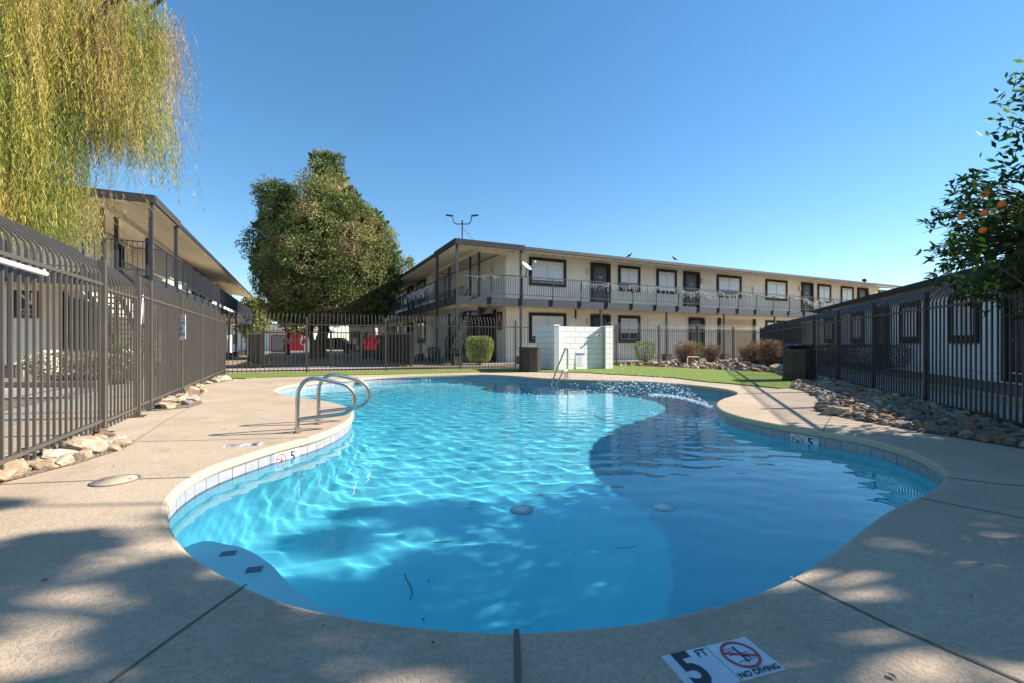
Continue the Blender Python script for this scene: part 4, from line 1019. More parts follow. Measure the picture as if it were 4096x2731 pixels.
# ------------------------------------------------------------------ bark park behind the back fence
def bark_park():
    q0 = Vector((-10.06, 18.0, 0)); q1 = Vector((-4.23, 18.75, 0)); d = (q1-q0).normalized(); out = Vector((-d.y, d.x, 0))
    root = empty("dog_park_fence", q0, 0, "lower bronze picket fence of the dog park behind the back fence", "fence")
    R3 = Matrix((d, out, Vector((0, 0, 1)))).transposed(); tr = lambda x, y, z: tuple(R3 @ Vector((x, y, z)))
    tt = [0.0]+[tA(x, q0, q1) for x in (1226, 1324, 1543, 1645)]
    def run(tr, ts):
        for t in ts:
            mb = MB(); mb.add([tr(t+sx*.035, sy*.035, z) for sx in (-1, 1) for sy in (-1, 1) for z in (0, 1.48)], [(0, 1, 3, 2), (4, 6, 7, 5), (0, 4, 5, 1), (2, 3, 7, 6), (0, 2, 6, 4), (1, 5, 7, 3)]); mb.build("post", M["fence"], root)
        for a, b in zip(ts, ts[1:]):
            mb = MB(); rail(mb, tr, a+.035, b-.035, .1); rail(mb, tr, a+.035, b-.035, 1.4, .04); n = int((b-a)/.12)
            for k in range(1, n):
                x = a+(b-a)*k/n; mb.add([tr(x+sx*.008, sy*.008, z) for sx in (-1, 1) for sy in (-1, 1) for z in (.1, 1.4)], [(0, 1, 3, 2), (4, 6, 7, 5), (0, 4, 5, 1), (2, 3, 7, 6), (0, 2, 6, 4), (1, 5, 7, 3)])
            mb.build("picket_panel", M["fence"], root)
    run(tr, tt)
    e = Vector((-0.50, .86, 0)); R4 = Matrix((e, Vector((-e.y, e.x, 0)), Vector((0, 0, 1)))).transposed()
    off = q1-q0; tr2 = lambda x, y, z: tuple(R4 @ Vector((x, y, z))+off); run(tr2, [0.1, 2.4, 4.8, 7.2, 9.6])
    mb = MB(); mb.add([tr2(t, -.03+dy, z) for t in (0.2, 9.5) for dy in (0, .01) for z in (.12, 1.36)], [(0, 1, 3, 2), (4, 6, 7, 5), (0, 4, 5, 1), (2, 3, 7, 6), (0, 2, 6, 4), (1, 5, 7, 3)]); mb.build("privacy_screen", M["screen"], root)
    tr3 = lambda x, y, z: tuple(Matrix((Vector((-.62, .78, 0)), Vector((-.78, -.62, 0)), Vector((0, 0, 1)))).transposed() @ Vector((x, y, z))); run(tr3, [0.1, 2.0, 3.9])
    mb = MB(); mb.add([tr3(t, -.03+dy, z) for t in (0.2, 3.8) for dy in (0, .01) for z in (.12, 1.36)], [(0, 1, 3, 2), (4, 6, 7, 5), (0, 4, 5, 1), (2, 3, 7, 6), (0, 2, 6, 4), (1, 5, 7, 3)]); mb.build("privacy_screen", M["screen"], root)
    # sign and paws hang on the near side of that fence
    def at(px, py, dd=-.05):
        t = tA(px, q0, q1); p = q0+d*t+out*dd; z = 1-(py-HY)*p.y/FPX; return Vector((p.x, p.y, z)), p.y/FPX
    c, k = at(1116.5, 1374); w = 59*k*1.02; h = 66*k
    sg = empty("rules_sign", c, 0, "dark sign with orange border reading BARK PARK RULES on the dog park fence", "sign"); mm = frame_matrix((0, 0, 0), d, (0, 0, 1))
    mb = MB(); mb.b2((-w/2, -h/2, -.01), (w/2, h/2, 0)); mb.build("board", M["sign_board"], sg, M=mm)
    mb = MB(); q = .022
    for (x0, x1, y0, y1) in ((-w/2, w/2, h/2-q, h/2), (-w/2, w/2, -h/2, -h/2+q), (-w/2, -w/2+q, -h/2+q, h/2-q), (w/2-q, w/2, -h/2+q, h/2-q)): mb.b2((x0, y0, 0.001), (x1, y1, .006))
    mb.build("border", mat("orange_red", (.75, .07, .02), .4), sg, M=mm)
    mb = MB(); put_text(mb, "BARK PARK RULES", .072, 0, h*.37, .004, 0, .0012, sx=.83)
    rr = random.Random(2)
    for i in range(13): mb.b2((-w*.42, h*.27-i*h*.052, .0005), (-w*.42+w*rr.uniform(.6, .84), h*.27-i*h*.052+.008, .003))
    mb.build("lettering", M["sign_cream"], sg, M=mm)
    for i, (px, py, lab) in enumerate(((1188, 1373, "red paw print cut-out beside the BARK PARK RULES sign"), (1485.5, 1373, "red paw print cut-out on the dog park fence right of the big tree's trunk"))):
        c, k = at(px, py); s_ = (35 if i == 0 else 32)*k
        pw_ = empty("paw_sign", c, 0, lab, "paw sign", "red paw cut-outs"); 
        def slab(mb, cx, cy, rx, ry, rot=0, n=20, shape=None):
            vs = []
            for zz in (0, .012):
                for j in range(n):
                    a = 2*math.pi*j/n; x_, y_ = rx*math.cos(a), ry*math.sin(a); vs.append((cx+x_*math.cos(rot)-y_*math.sin(rot), cy+x_*math.sin(rot)+y_*math.cos(rot), zz))
            mb.add(vs, [tuple(range(n-1, -1, -1)), tuple(range(n, 2*n))]+[(j, (j+1) % n, n+(j+1) % n, n+j) for j in range(n)])
        for (tx, ty, rx, ry, ro) in ((-.78, .22, .2, .32, .55), (-.3, .72, .23, .36, .1), (.3, .72, .23, .36, -.1), (.78, .22, .2, .32, -.55)):
            mb = MB(); slab(mb, tx*s_, ty*s_, rx*s_, ry*s_, ro); mb.build("toe_pad", M["redpaint"], pw_, M=mm)
        pts = catmull([(0, .35), (.25, .28), (.45, 0), (.72, -.25), (.78, -.55), (.6, -.78), (.3, -.76), (0, -.7), (-.3, -.76), (-.6, -.78), (-.78, -.55), (-.72, -.25), (-.45, 0), (-.25, .28)], 3)
        mb = MB(); mb.prism([(a*s_, b*s_) for a, b in pts], 0, .012); mb.build("palm_pad", M["redpaint"], pw_, M=mm)
M["screen"] = grainy("black_mesh_screen", (0.012, .014, .018), (.02, .022, .026), 3, .8)
M["sign_board"] = mat("sign_board_slate", (.025, .035, .05), .4)
bark_park()
# caution sign and dark box on the left fence
def caution_sign():
    c = LP0+Ld*tL(8.47); inw = -Lout
    t = empty("caution_sign", (c.x, c.y, 0), 0, "white sign ending in ON, OW, ER, ING clamped to a left fence post", "sign")
    k = 8.47/FPX; ex = Vector((1, -.12, 0)).normalized(); z0 = 1-(1358-HY)*k; z1 = 1-(1262-HY)*k; w = 27*k
    mm = frame_matrix(Vector((.062, -.12, (z0+z1)/2)), ex, (0, 0, 1)); h = z1-z0
    mb = MB(); mb.b2((0, -h/2, -.006), (w, h/2, 0)); mb.build("board", M["white"], t, M=mm)
    mb = MB(); mb.b2((.004, h*.27, .0005), (w-.006, h*.47, .003)); mb.build("red_panel", mat("pink_red", (.7, .25, .3), .5), t, M=mm)
    mb = MB(); put_text(mb, "ON", h*.24, w*.55, h*.37, .0045, 0, .001, sx=.62); mb.build("white_word", M["white"], t, M=mm)
    mb = MB()
    for i, s_ in enumerate(("OW", "ER", "ING")): put_text(mb, s_, h*.235, .004, h*.14-i*h*.225, .002, 0, .0012, 'LEFT', sx=.62)
    mb.build("lettering", M["black"], t, M=mm)
    mb = MB(); mb.b2((-.07, -.15, z0-.02), (.06, -.02, z1)); mb.build("clamp_box", M["fence"], t)
caution_sign()

# ------------------------------------------------------------------ lamps, dish, birds, vents
def lamp_post(x, y, h, s, lab, ang=0.0):
    t = empty("lamp_post", (x, y, 0), ang, lab, "lamp post", "twin-arm area lights")
    mb = MB(); mb.tube([(0, 0, 0), (0, 0, h)], [.06, .045], 8); mb.build("pole", M["charcoal"], t)
    for sd in (-1, 1):
        pts = catmull([(0, h-.25*s), (.35*s, h-.28*s), (.58*s, h-.15*s), (.66*s, h+.15*s), (.67*s, h+.38*s)], 3, False)
        mb = MB(); mb.tube([(a*sd, 0, b) for a, b in pts], .03*s+.005, 8); a_ = mb.build("arm", M["charcoal"], t)
        mb = MB(); mb.bar((sd*.66*s, 0, h+.30*s), (sd*1.15*s, 0, h+.36*s), .26*s, .06*s); mb.build("lamp_head", M["charcoal"], a_)
    return t
def on(px, Y): return (px-CX)/FPX*Y
Y0 = 30; lamp_post(on(1849, Y0), Y0, 1+(HY-882)*Y0/FPX, .95, "twin-arm lamp post rising above the roof of the middle building")
mb = MB(); x = on(1849, Y0); mb.tube([(x, Y0, 1+(HY-910)*Y0/FPX), (x+.75, Y0, 1+(HY-962)*Y0/FPX)], .012, 6); o = mb.build("guy_wire", M["charcoal"]); tag(o, "thin guy wire running down from the lamp post above the middle roof", "wire")
Y0 = 55; lamp_post(on(987, Y0), Y0, 1+(HY-1160)*Y0/FPX, .95, "distant twin-arm lamp post between the left building and the big tree", .4)
Y0 = 45; lamp_post(on(3762, Y0), Y0, 1+(HY-1108)*Y0/FPX, 1.1, "distant twin-arm lamp post behind the low right-hand building", 0)
def dish():
    Yp = 21.2; c = Vector((on(2106, Yp), Yp-.15, 1+(HY-1069)*Yp/FPX)); t = empty("satellite_dish", c, 0, "white satellite dish clamped to the balcony railing of the middle building", "satellite dish")
    ax = Vector((-.55, -.45, .62)).normalized(); q = ax.to_track_quat('Z', 'Y').to_matrix().to_4x4()
    ax2 = Vector((.60, -.38, .70)).normalized(); q = ax2.to_track_quat('Z', 'Y').to_matrix().to_4x4()
    mb = MB(); mb.lathe([(0, -.05), (.12, -.035), (.22, .0), (.28, .03), (.285, .034), (.28, .026), (.2, -.02), (0, -.06)], 28); mb.build("reflector", M["white"], t, M=q)
    mb = MB(); mb.tube([(0, .02, -.12), (.32, -.28, .05), (.40, -.32, .14)], .012, 8); mb.build("feed_arm", M["alu"], t)
    mb = MB(); mb.tube([(.38, -.3, .12), (.40, -.36, .19)], .04, 10); mb.build("feed_horn", M["white"], t)
    mb = MB(); mb.tube([(0, 0, -.05), (-.02, .05, -.3), (-.06, .1, -.5)], .022, 8); mb.build("mast", M["charcoal"], t)
dish()
def bird(px, py, Yp, lab, facing=1):
    c = Vector((on(px, Yp), Yp, 1+(HY-py)*Yp/FPX)); t = empty("pigeon", c, 0, lab, "bird"); f = facing
    mb = MB(); k = 1.0
    mb.tube([(-.17*f*k, 0, -.03), (-.11*f*k, 0, .01), (-.03*f*k, 0, .05), (.05*f*k, 0, .085), (.09*f*k, 0, .14), (.105*f*k, 0, .18), (.125*f*k, 0, .2), (.15*f*k, 0, .195), (.175*f*k, 0, .188)], [.012, .03, .058, .055, .032, .026, .028, .018, .003], 10); mb.build("body", M["bird"], t)
    for s_ in (-.02, .02): mb = MB(); mb.tube([(.0, s_, .02), (.01, s_, -.08)], .006, 6); mb.build("leg", M["red"], t)
M["bird"] = grainy("pigeon_grey", (.06, .06, .075), (.12, .11, .13), 12, .6)
yy = Pfr.C.y; 
def roof_z(u): return None
for (px, py, lab, fc) in ((2517, 1025, "grey pigeon standing in profile on the roof edge above the door", 1), (2699, 1037, "second pigeon, seen end-on, perched farther right on the roof edge", -1)):
    u = Pfr.solve_u(px, 0); Yp = (Pfr.C+B*u).y; bird(px, py+3, Yp, lab, fc)
def vent(px, py, lab):
    u = Pfr.solve_u(px, 2.5); p = Pfr.C+B*u+A*2.5; z = 1+(HY-py)*p.y/FPX
    mb = MB(); mb.lathe([(.09, -.6), (.09, .0), (.17, .02), (.2, .1), (.14, .2), (0, .24)], 14); o = mb.build("roof_vent", M["charcoal"]); o.location = (p.x, p.y, z-.1); tag(o, lab, "roof vent")
vent(3458, 1122, "round turbine vent on the roof at the far right of the middle building")

# ------------------------------------------------------------------ icicle lights on the balcony railing
M["bulb"] = mat("clear_bulb", (.72, .70, .66), .25); M["wire"] = mat("green_wire", (.42, .42, .36), .5)
M["bulb_red"] = mat("red_bulb", (.6, .02, .03), .3); M["bulb_yellow"] = mat("yellow_bulb", (.7, .45, .05), .3); M["bulb_green"] = mat("green_bulb", (.05, .35, .1), .3)
def string_lights(u0, u1, sag, dens, lab, z=4.12, color=False, drop=.45, axis='u', bays=1.68):
    t = empty("string_lights", Pfr.C, 0, lab, "string lights", "string lights hung on the balcony railing"); rr = random.Random(int(u0*10)+5)
    wire = MB(); bul = MB(); u = u0
    n = int((u1-u0)/.06); prev = None
    def P(u, z_, o=-.1): return Pfr.p(u, o, z_) if axis == 'u' else Pfr.p(o, u, z_)
    for i in range(n+1):
        u = u0+(u1-u0)*i/n; f = ((u-3.26) % bays)/bays; zz = z-sag*4*f*(1-f)-rr.uniform(0, .015); p = P(u, zz)
        if prev: wire.bar(prev, p, .011, .011)
        prev = p
        if color:
            if i % 2 == 0:
                c = Vector(p)-Vector((0, 0, .03)); bul.lathe([(0, .02), (.026, 0), (.028, -.03), (0, -.075)], 6, c, rr.choice([0, 1, 1, 2, 3]))
        elif rr.random() < dens:
            l = rr.uniform(.08, drop); q = Vector(p); m_ = int(l/.035)
            for k in range(m_):
                q2 = q+Vector((rr.uniform(-.018, .018), rr.uniform(-.012, .012), -.035)); wire.bar(q, q2, .005, .005); q = q2
                if rr.random() < .75: s_ = .014; bul.box(q, (s_*1.6, s_*1.6, s_*2.4), Matrix.Rotation(rr.uniform(0, 3), 3, 'X'))
    wire.build("wire", M["wire"], t, fix=False); tag(bul.build("bulbs", [M["bulb"], M["bulb_red"], M["bulb_yellow"], M["bulb_green"]], t, fix=False), kind="stuff")
string_lights(6.7, 13.3, .10, .75, "sparse clear icicle lights on the railing in front of the first door")
string_lights(.3, 3.2, .12, .15, "thin string of lights looped along the railing corner beside the dish", drop=.2)
string_lights(13.3, 18.3, .2, .95, "dense drooping icicle lights on the railing across the second upper door")
string_lights(18.3, 24.8, .12, .5, "red, white and yellow bulb string on the middle of the railing", color=True)
string_lights(24.9, 31.5, .32, .95, "deeply looped icicle lights at the far right end of the railing", drop=.4)
string_lights(3.4, 9.5, .1, .9, "tangled white icicle lights on the left-facing railing of the middle building", axis='v', bays=1.6, drop=.55)
# ------------------------------------------------------------------ rocks
def rock_mesh(seed, flat=0.6, sub_=3):
    rr = random.Random(seed); bm = bmesh.new(); bmesh.ops.create_icosphere(bm, subdivisions=sub_, radius=1.0)
    planes = []
    for _ in range(11):
        d = Vector((rr.gauss(0, 1), rr.gauss(0, 1), rr.gauss(0, 1))).normalized(); planes.append((d, rr.uniform(.5, .85)))
    off_ = Vector((rr.uniform(0, 50), 0, 0))
    for v in bm.verts:
        p = v.co.copy()
        for d, h in planes:
            k = p.dot(d)
            if k > h: p -= d*(k-h)*0.96
        p *= 1+0.10*noise.noise(p*2.2+off_)+0.05*noise.noise(p*6+off_); v.co = Vector((p.x*1.15, p.y*.9, p.z*flat))
    me = bpy.data.meshes.new("rock"); bm.to_mesh(me); bm.free()
    for p in me.polygons: p.use_smooth = False
    return me
def rock_material(name, cols):
    m = mat(name, cols[0], .9, 0, .25); n = N(m); v = n.obj()
    oi = n.new("ShaderNodeObjectInfo"); vm = n.new("ShaderNodeVectorMath"); vm.operation = 'ADD'; n.link(v, vm.inputs[0]); n.link(oi.outputs["Location"], vm.inputs[1])
    f = n.noise(vm.outputs[0], 1.7, 5, .7, 1.0); c = n.ramp(f, [(.25+.5*i/(len(cols)-1), k) for i, k in enumerate(cols)])
    n.base(c); n.bump(n.noise(vm.outputs[0], 6, 5, .75), .6, .06); return m
RM = [rock_material("rock_tan", [(.24, .15, .085), (.42, .31, .20), (.52, .43, .32)]), rock_material("rock_rust", [(.16, .07, .04), (.34, .17, .08), (.46, .33, .22)]),
      rock_material("rock_grey", [(.15, .135, .125), (.26, .235, .21), (.38, .34, .30)]), rock_material("rock_pale", [(.34, .22, .13), (.50, .42, .31), (.60, .55, .46)]),
      rock_material("rock_brown", [(.12, .08, .06), (.24, .16, .11), (.36, .27, .2)])]
RMESH = []; RLOW = [rock_mesh(i, .55+.03*(i % 5), 2) for i in range(14)]
for i in range(14):
    me_ = rock_mesh(i, .55+.03*(i % 5)); row = []
    for m_ in RM:
        c = me_.copy(); c.materials.append(m_); row.append(c)
    RMESH.append(row)
def scatter_rocks(poly, n, size, seed, label, group, weights, nmax=None, z=0.0, gap=.62, pile=.3, sortkey=None, stuff_name=None, stuff_label=None):
    rr = random.Random(seed); xs = [p[0] for p in poly]; ys = [p[1] for p in poly]; out = []; tries = 0
    while len(out) < n and tries < n*60:
        tries += 1; x = rr.uniform(min(xs), max(xs)); y = rr.uniform(min(ys), max(ys))
        if not inside(poly, x, y): continue
        s_ = size[0]+(size[1]-size[0])*rr.random()**1.8
        if edge_dist(poly, x, y) < s_*.42: continue
        if any((x-a)**2+(y-b)**2 < (gap*(s_+c))**2 for a, b, c in out): continue
        out.append((x, y, s_))
    out.sort(key=lambda p: p[1]/p[2])
    rest = MB(); k = 0
    for x, y, s_ in out:
        m_ = rr.choices(range(5), weights)[0]; v = rr.randrange(14); sc = (s_*rr.uniform(.85, 1.2), s_*rr.uniform(.8, 1.1), s_*rr.uniform(.75, 1.15))
        e_ = (rr.uniform(-.35, .35), rr.uniform(-.35, .35), rr.uniform(0, 6.28)); zz = z+s_*rr.uniform(.18, .18+pile)
        if nmax is None or k < nmax:
            o = bpy.data.objects.new("rock", RMESH[v][m_]); COL.objects.link(o); o.location = (x, y, zz); o.scale = sc; o.rotation_euler = e_; tag(o, label(x, y, s_, m_) if callable(label) else label, "rock", group); k += 1
        else:
            me = RLOW[v]; import mathutils
            mt = Matrix.Translation((x, y, zz)) @ mathutils.Euler(e_).to_matrix().to_4x4() @ Matrix.Diagonal((*sc, 1))
            rest.add([mt @ q.co for q in me.vertices], [tuple(p.vertices) for p in me.polygons], m_)
    if rest.f:
        o = rest.build(stuff_name or "rock_rubble", RM, fix=False); tag(o, stuff_label, None, None, "stuff")
    return out
TONE = ("tan", "rust-brown", "grey", "pale", "brown")
def lab_R(x, y, s_, m_):
    off_ = fenceR(y)-x; row = "at the fence foot" if off_ < .5 else "mid-bed" if off_ < 1.15 else "along the deck edge"
    far = "near the right picture edge" if y < 5.4 else "level with the 5 FT wall tiles" if y < 6.6 else "by the nearest post" if y < 8 else "halfway to the trash can" if y < 9.8 else "close to the trash can"
    return "%s %s stone %s, %s" % ("big" if s_ > .075 else "small", TONE[m_], row, far)
def lab_P(where):
    def f(x, y, s_, m_): return "%s %s stone %s, %s" % ("big" if s_ > .125 else "small", TONE[m_], where, "touching the fence" if x-fenceL(y) < .35 else "on the deck side" if x-fenceL(y) > .75 else "mid-pile")
    return f
bedR_px = [(3161,1552),(3212,1561.6),(3263,1584),(3279,1609),(3257,1632),(3301.5,1654),(3429,1680),(3557,1702),(3684,1727),(3875,1756),(4096,1794)]
bedR = S2(bedR_px)+[(5.6, 3.6), (fenceR(3.6)+.15, 3.6), (fenceR(17)+.1, 17.0), G(3165, 1499)]
if area(bedR) < 0: bedR.reverse()
bedB = S2([(2460,1462),(2587,1464),(2700,1469.5),(2795,1475),(2909,1480.5),(3005,1485),(3080,1490.5),(3160,1499)])+[(fenceR(16.6), 16.6), (fenceR(24.6), 24.6), (4.6, 20.35)]
if area(bedB) < 0: bedB.reverse()
bed1 = S2([(-200,1985),(0,1934),(120,1903),(205,1880),(308,1854),(393,1827),(491,1795.5),(536,1773),(531,1760),(469,1751),(402,1729)])+[(fenceL(4.7)-.25, 4.7), (fenceL(2.4)-.3, 2.4)]
bed2 = S2([(563,1636),(625,1641.5),(759,1628),(810,1612.5),(795,1586),(821,1563),(803,1537)])+[(fenceL(10.2)-.15, 10.2), (fenceL(6.5)-.15, 6.5)]
bed3 = S2([(805,1537),(870,1529),(933,1519),(933,1513),(880,1507),(850,1510)])+[(fenceL(12.0)-.1, 12.0), (fenceL(10.3)-.1, 10.3)]
for p_ in (bed1, bed2, bed3):
    if area(p_) < 0: p_.reverse()
for i, (p_, m_) in enumerate(((bedR, "gravel_grey"), (bedB, "gravel"), (bed1, "gravel"), (bed2, "gravel"), (bed3, "gravel"))):
    mb = MB(); V, F = sheet([p_], [], lambda x, y: inside(p_, x, y)); mb.add([(q[0], q[1], 0.008) for q in V], F); o = mb.build("rock_bed_floor", M[m_]); tag(o, kind="structure")
scatter_rocks(bedR, 1900, (.036, .105), 3, lab_R, "stones of the right-hand bed", (3, 3, 4, .7, 5), 225, gap=.40, pile=.25, stuff_name="small_stones", stuff_label=None)
scatter_rocks(bedB, 650, (.06, .17), 5, lambda x, y, s_, m_: "%s %s stone in the back bed, %s" % ("big" if s_ > .11 else "small", TONE[m_], "by the trash can" if x > 6 else "by the white pipe" if x < 7 and x > 5 else "at the lawn edge"), "stones of the back bed", (5, 3, 3, 2, 3), 24, gap=.42, pile=.4, stuff_name="small_stones")
scatter_rocks(bed1, 44, (.08, .19), 7, lab_P("in the near left pile"), "stones of the near left pile", (6, .3, 1.4, 3, 1.5), gap=.50, pile=.3)
scatter_rocks(bed2, 40, (.08, .19), 8, lab_P("in the pile beyond the left gate"), "stones of the middle left pile", (6, .3, 1.4, 3, 1.5), gap=.50, pile=.3)
scatter_rocks(bed3, 9, (.1, .18), 9, lab_P("at the far left lawn corner"), "stones of the far left pile", (5, 2, 1, 5, 1), gap=.6)
def boulder(px, py, sx, sy, sz, v, m_, lab, rz=0.3):
    x, y = G(px, py); o = bpy.data.objects.new("boulder", RMESH[v][m_]); COL.objects.link(o); o.location = (x, y, sz*.3); o.scale = (sx, sy, sz); o.rotation_euler = (.1, -.1, rz); tag(o, lab, "boulder")
boulder(2985, 1446+6, .46, .36, .52, 2, 0, "large tan boulder below the brown shrubs at the back right corner")
boulder(3120, 1487, .42, .3, .40, 5, 0, "large rounded tan boulder beside the tall trash can")
boulder(2991, 1468, .22, .2, .3, 6, 2, "grey round boulder in front of the tan boulder by the brown shrubs")
boulder(3352, 1657, .19, .12, .16, 8, 0, "flat-topped tan block stone at the deck edge of the right-hand bed", .1)

# ------------------------------------------------------------------ foliage
def leafmat(name, c, c2=None, rough=.55, trans=.25):
    m = mat(name, c, rough, 0, .08 if 'citrus' in name else .3); n = N(m)
    g = n.new("ShaderNodeNewGeometry"); r_ = n.ramp(g.outputs["Random Per Island"], [(0, c), (1, c2 or tuple(x*1.5 for x in c))]); n.base(r_)
    tr = n.new("ShaderNodeBsdfTranslucent"); mx = n.new("ShaderNodeMixShader"); mx.inputs[0].default_value = trans
    out = n.t.nodes["Material Output"]; n.link(r_, tr.inputs[0]); n.link(n.b.outputs[0], mx.inputs[1]); n.link(tr.outputs[0], mx.inputs[2]); n.link(mx.outputs[0], out.inputs[0]); return m
M["bark"] = grainy("bark", (.10, .07, .05), (.18, .13, .09), 9, .95, .8, .02, 20)
LM = {"dark": leafmat("leaf_dark", (.06, .085, .025), (.12, .16, .045)), "olive": leafmat("leaf_olive", (.15, .18, .042), (.29, .30, .08)), "light": leafmat("leaf_light", (.28, .30, .08), (.46, .45, .16)),
      "dry": leafmat("leaf_dry", (.24, .16, .09), (.40, .29, .18)), "lime": leafmat("leaf_lime", (.13, .24, .02), (.28, .42, .05)), "citrus": leafmat("leaf_citrus", (.02, .05, .012), (.06, .115, .026), .6, .22),
      "citrus_new": leafmat("leaf_citrus_new", (.10, .20, .02), (.22, .32, .04), .6, .35), "rust": leafmat("leaf_rust", (.17, .07, .03), (.36, .18, .08)), "grey": leafmat("leaf_grey", (.22, .21, .13), (.36, .34, .22)),
      "will_y": leafmat("needle_yellow", (.38, .31, .05), (.62, .50, .12), .6, .35), "will_g": leafmat("needle_green", (.12, .16, .03), (.26, .29, .06), .6, .35), "will_b": leafmat("needle_brown", (.26, .16, .07), (.42, .27, .13), .6, .3),
      "shade": leafmat("leaf_darkest", (.02, .035, .012), (.05, .07, .022))}  # last entry: darkest leaf tone, mixed at random into the hedges
def leaf(V_, F_, MI, SMO, p, d, l, w, mi, rr, fold=.0):
    """one pointed leaf from p along d"""
    a = d.cross(Vector((rr.gauss(0, 1), rr.gauss(0, 1), rr.gauss(0, 1))))
    if a.length < 1e-6: a = Vector((1, 0, 0))
    a.normalize(); k = len(V_); q = p+d*l*.45
    V_ += [p, q+a*w, p+d*l, q-a*w]; F_.append((k, k+1, k+2, k+3)); MI.append(mi); SMO.append(False)
def blob_leaves(mb, c, r, n, l, w, mats, rr, up=.3, shell=.55, droop=0.0, nscale=1.3, thr=-.25):
    """leaves in an uneven ellipsoid; noise leaves gaps"""
    c = Vector(c); k = 0; t = 0; V_, F_, MI, SM = mb.v, mb.f, mb.mi, mb.sm
    while k < n and t < n*4:
        t += 1; d = Vector((rr.gauss(0, 1), rr.gauss(0, 1), rr.gauss(0, 1))).normalized(); q = (shell+(1-shell)*rr.random()**.6)
        q *= 1+.42*noise.noise(d*2.4+c*.9); p = Vector((d.x*r[0]*q, d.y*r[1]*q, d.z*r[2]*q))
        if noise.noise((p+c)*nscale) < thr: continue
        dd = (d*.7+Vector((rr.gauss(0, .7), rr.gauss(0, .7), rr.gauss(0, .7)+up-droop))).normalized()
        h = noise.noise((p+c)*.55+Vector((9, 4, 2)))+rr.gauss(0, .22)
        mi = mats[0] if h < -.16 else mats[1] if h < .14 else mats[2] if h < .36 else mats[3]
        leaf(V_, F_, MI, SM, p+c, dd, l*rr.uniform(.7, 1.3), w*rr.uniform(.7, 1.3), mi, rr); k += 1
def limb(mb, p, q, r0, r1, rr, n=5, jit=.12):
    p = Vector(p); q = Vector(q); L = (q-p).length; pts = [p+(q-p)*i/n+Vector((rr.gauss(0, 1), rr.gauss(0, 1), rr.gauss(0, .5)))*(jit*L/n if 0 < i < n else 0) for i in range(n+1)]
    mb.tube(pts, [r0+(r1-r0)*i/n for i in range(n+1)], 7); return pts
def big_tree():
    rr = random.Random(11); Yt = 31.0; k = Yt/FPX; bx, by = on(1290, Yt), Yt
    t = empty("evergreen_tree", (bx, by, 0), 0, "tall shaggy evergreen tree with brown drooping tips between the two buildings", "tree")
    P = lambda px, py, dy=0: Vector((on(px, Yt)-bx, dy, 1+(HY-py)*k))
    mb = MB(); limb(mb, (-.1, 0, 0), P(1300, 1150), .42, .3, rr); limb(mb, P(1300, 1150), P(1285, 700), .3, .06, rr, 8); limb(mb, (-.95, .4, 0), P(1230, 1200), .22, .14, rr)
    for a in ((1100, 800), (1180, 980), (1060, 1050), (1450, 900), (1520, 1000), (1400, 760), (1140, 1200), (1500, 1150), (1620, 1060)): limb(mb, P(1295, min(1220, a[1]+130)), P(*a), .13, .03, rr)
    mb.build("trunk", M["bark"], t)
    cl = [(1285, 660, 62, 60), (1300, 735, 75, 70), (1262, 755, 45, 50), (1330, 700, 50, 60), (1290, 820, 105, 80), (1225, 850, 60, 60), (1370, 800, 60, 60), (1100, 790, 75, 55), (1055, 820, 55, 50), (1120, 765, 38, 28),
          (1150, 870, 90, 70), (1070, 900, 70, 60), (1400, 860, 80, 65), (1470, 900, 75, 65), (1530, 940, 50, 50), (1300, 930, 130, 95), (1200, 960, 110, 85), (1080, 990, 90, 70), (1040, 1040, 60, 60), (1420, 980, 110, 85),
          (1520, 1020, 75, 70), (1560, 960, 35, 40), (1590, 1060, 55, 50), (1635, 1050, 25, 25), (1310, 1060, 150, 100), (1170, 1080, 110, 85), (1080, 1120, 75, 70), (1440, 1100, 120, 90), (1540, 1120, 70, 70), (1250, 1180, 130, 85),
          (1120, 1190, 85, 70), (1380, 1200, 120, 80), (1480, 1210, 85, 65), (1180, 1250, 90, 45), (1300, 1260, 110, 40), (1430, 1265, 80, 35), (1090, 1255, 40, 30), (1350, 640, 20, 25)]
    mb = MB()
    for (px, py, rx, ry) in cl:
        for dy in ((-.55, .55) if rx > 70 else (0,)):
            px = 1300+(px-1300)*.94; c = P(px+12+rr.uniform(-8, 8), py, dy*rx*k*1.6); r_ = (rx*k*.94, rx*k*.85, ry*k*1.0)
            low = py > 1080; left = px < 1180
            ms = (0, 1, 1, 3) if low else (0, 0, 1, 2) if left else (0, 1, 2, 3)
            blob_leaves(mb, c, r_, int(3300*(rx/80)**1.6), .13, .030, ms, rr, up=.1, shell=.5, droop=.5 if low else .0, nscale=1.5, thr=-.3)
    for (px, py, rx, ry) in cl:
        if rx > 55: blob_leaves(mb, P(px+15, py), (rx*k*.72, rx*k*.6, ry*k*.75), int(260*(rx/80)**1.6), .5, .16, (0, 0, 0, 1), rr, shell=.2, thr=-1)  # large dark quads added inside the clumps to block light
    # drooping dry sprays along the skirt
    for _ in range(420):
        px = rr.uniform(1060, 1560); py = rr.uniform(1060, 1270); p = P(px, py, rr.uniform(-2.6, -1.0)*(1-abs(px-1310)/420)); 
        for q in range(9): leaf(mb.v, mb.f, mb.mi, mb.sm, p+Vector((rr.gauss(0, .06), 0, -q*.07)), Vector((rr.gauss(0, .35), rr.gauss(0, .3), -1)).normalized(), .17, .02, rr.choice([3, 3, 1]), rr)
    mb.build("crown", [LM["dark"], LM["olive"], LM["light"], LM["dry"]], t, fix=False)
big_tree()
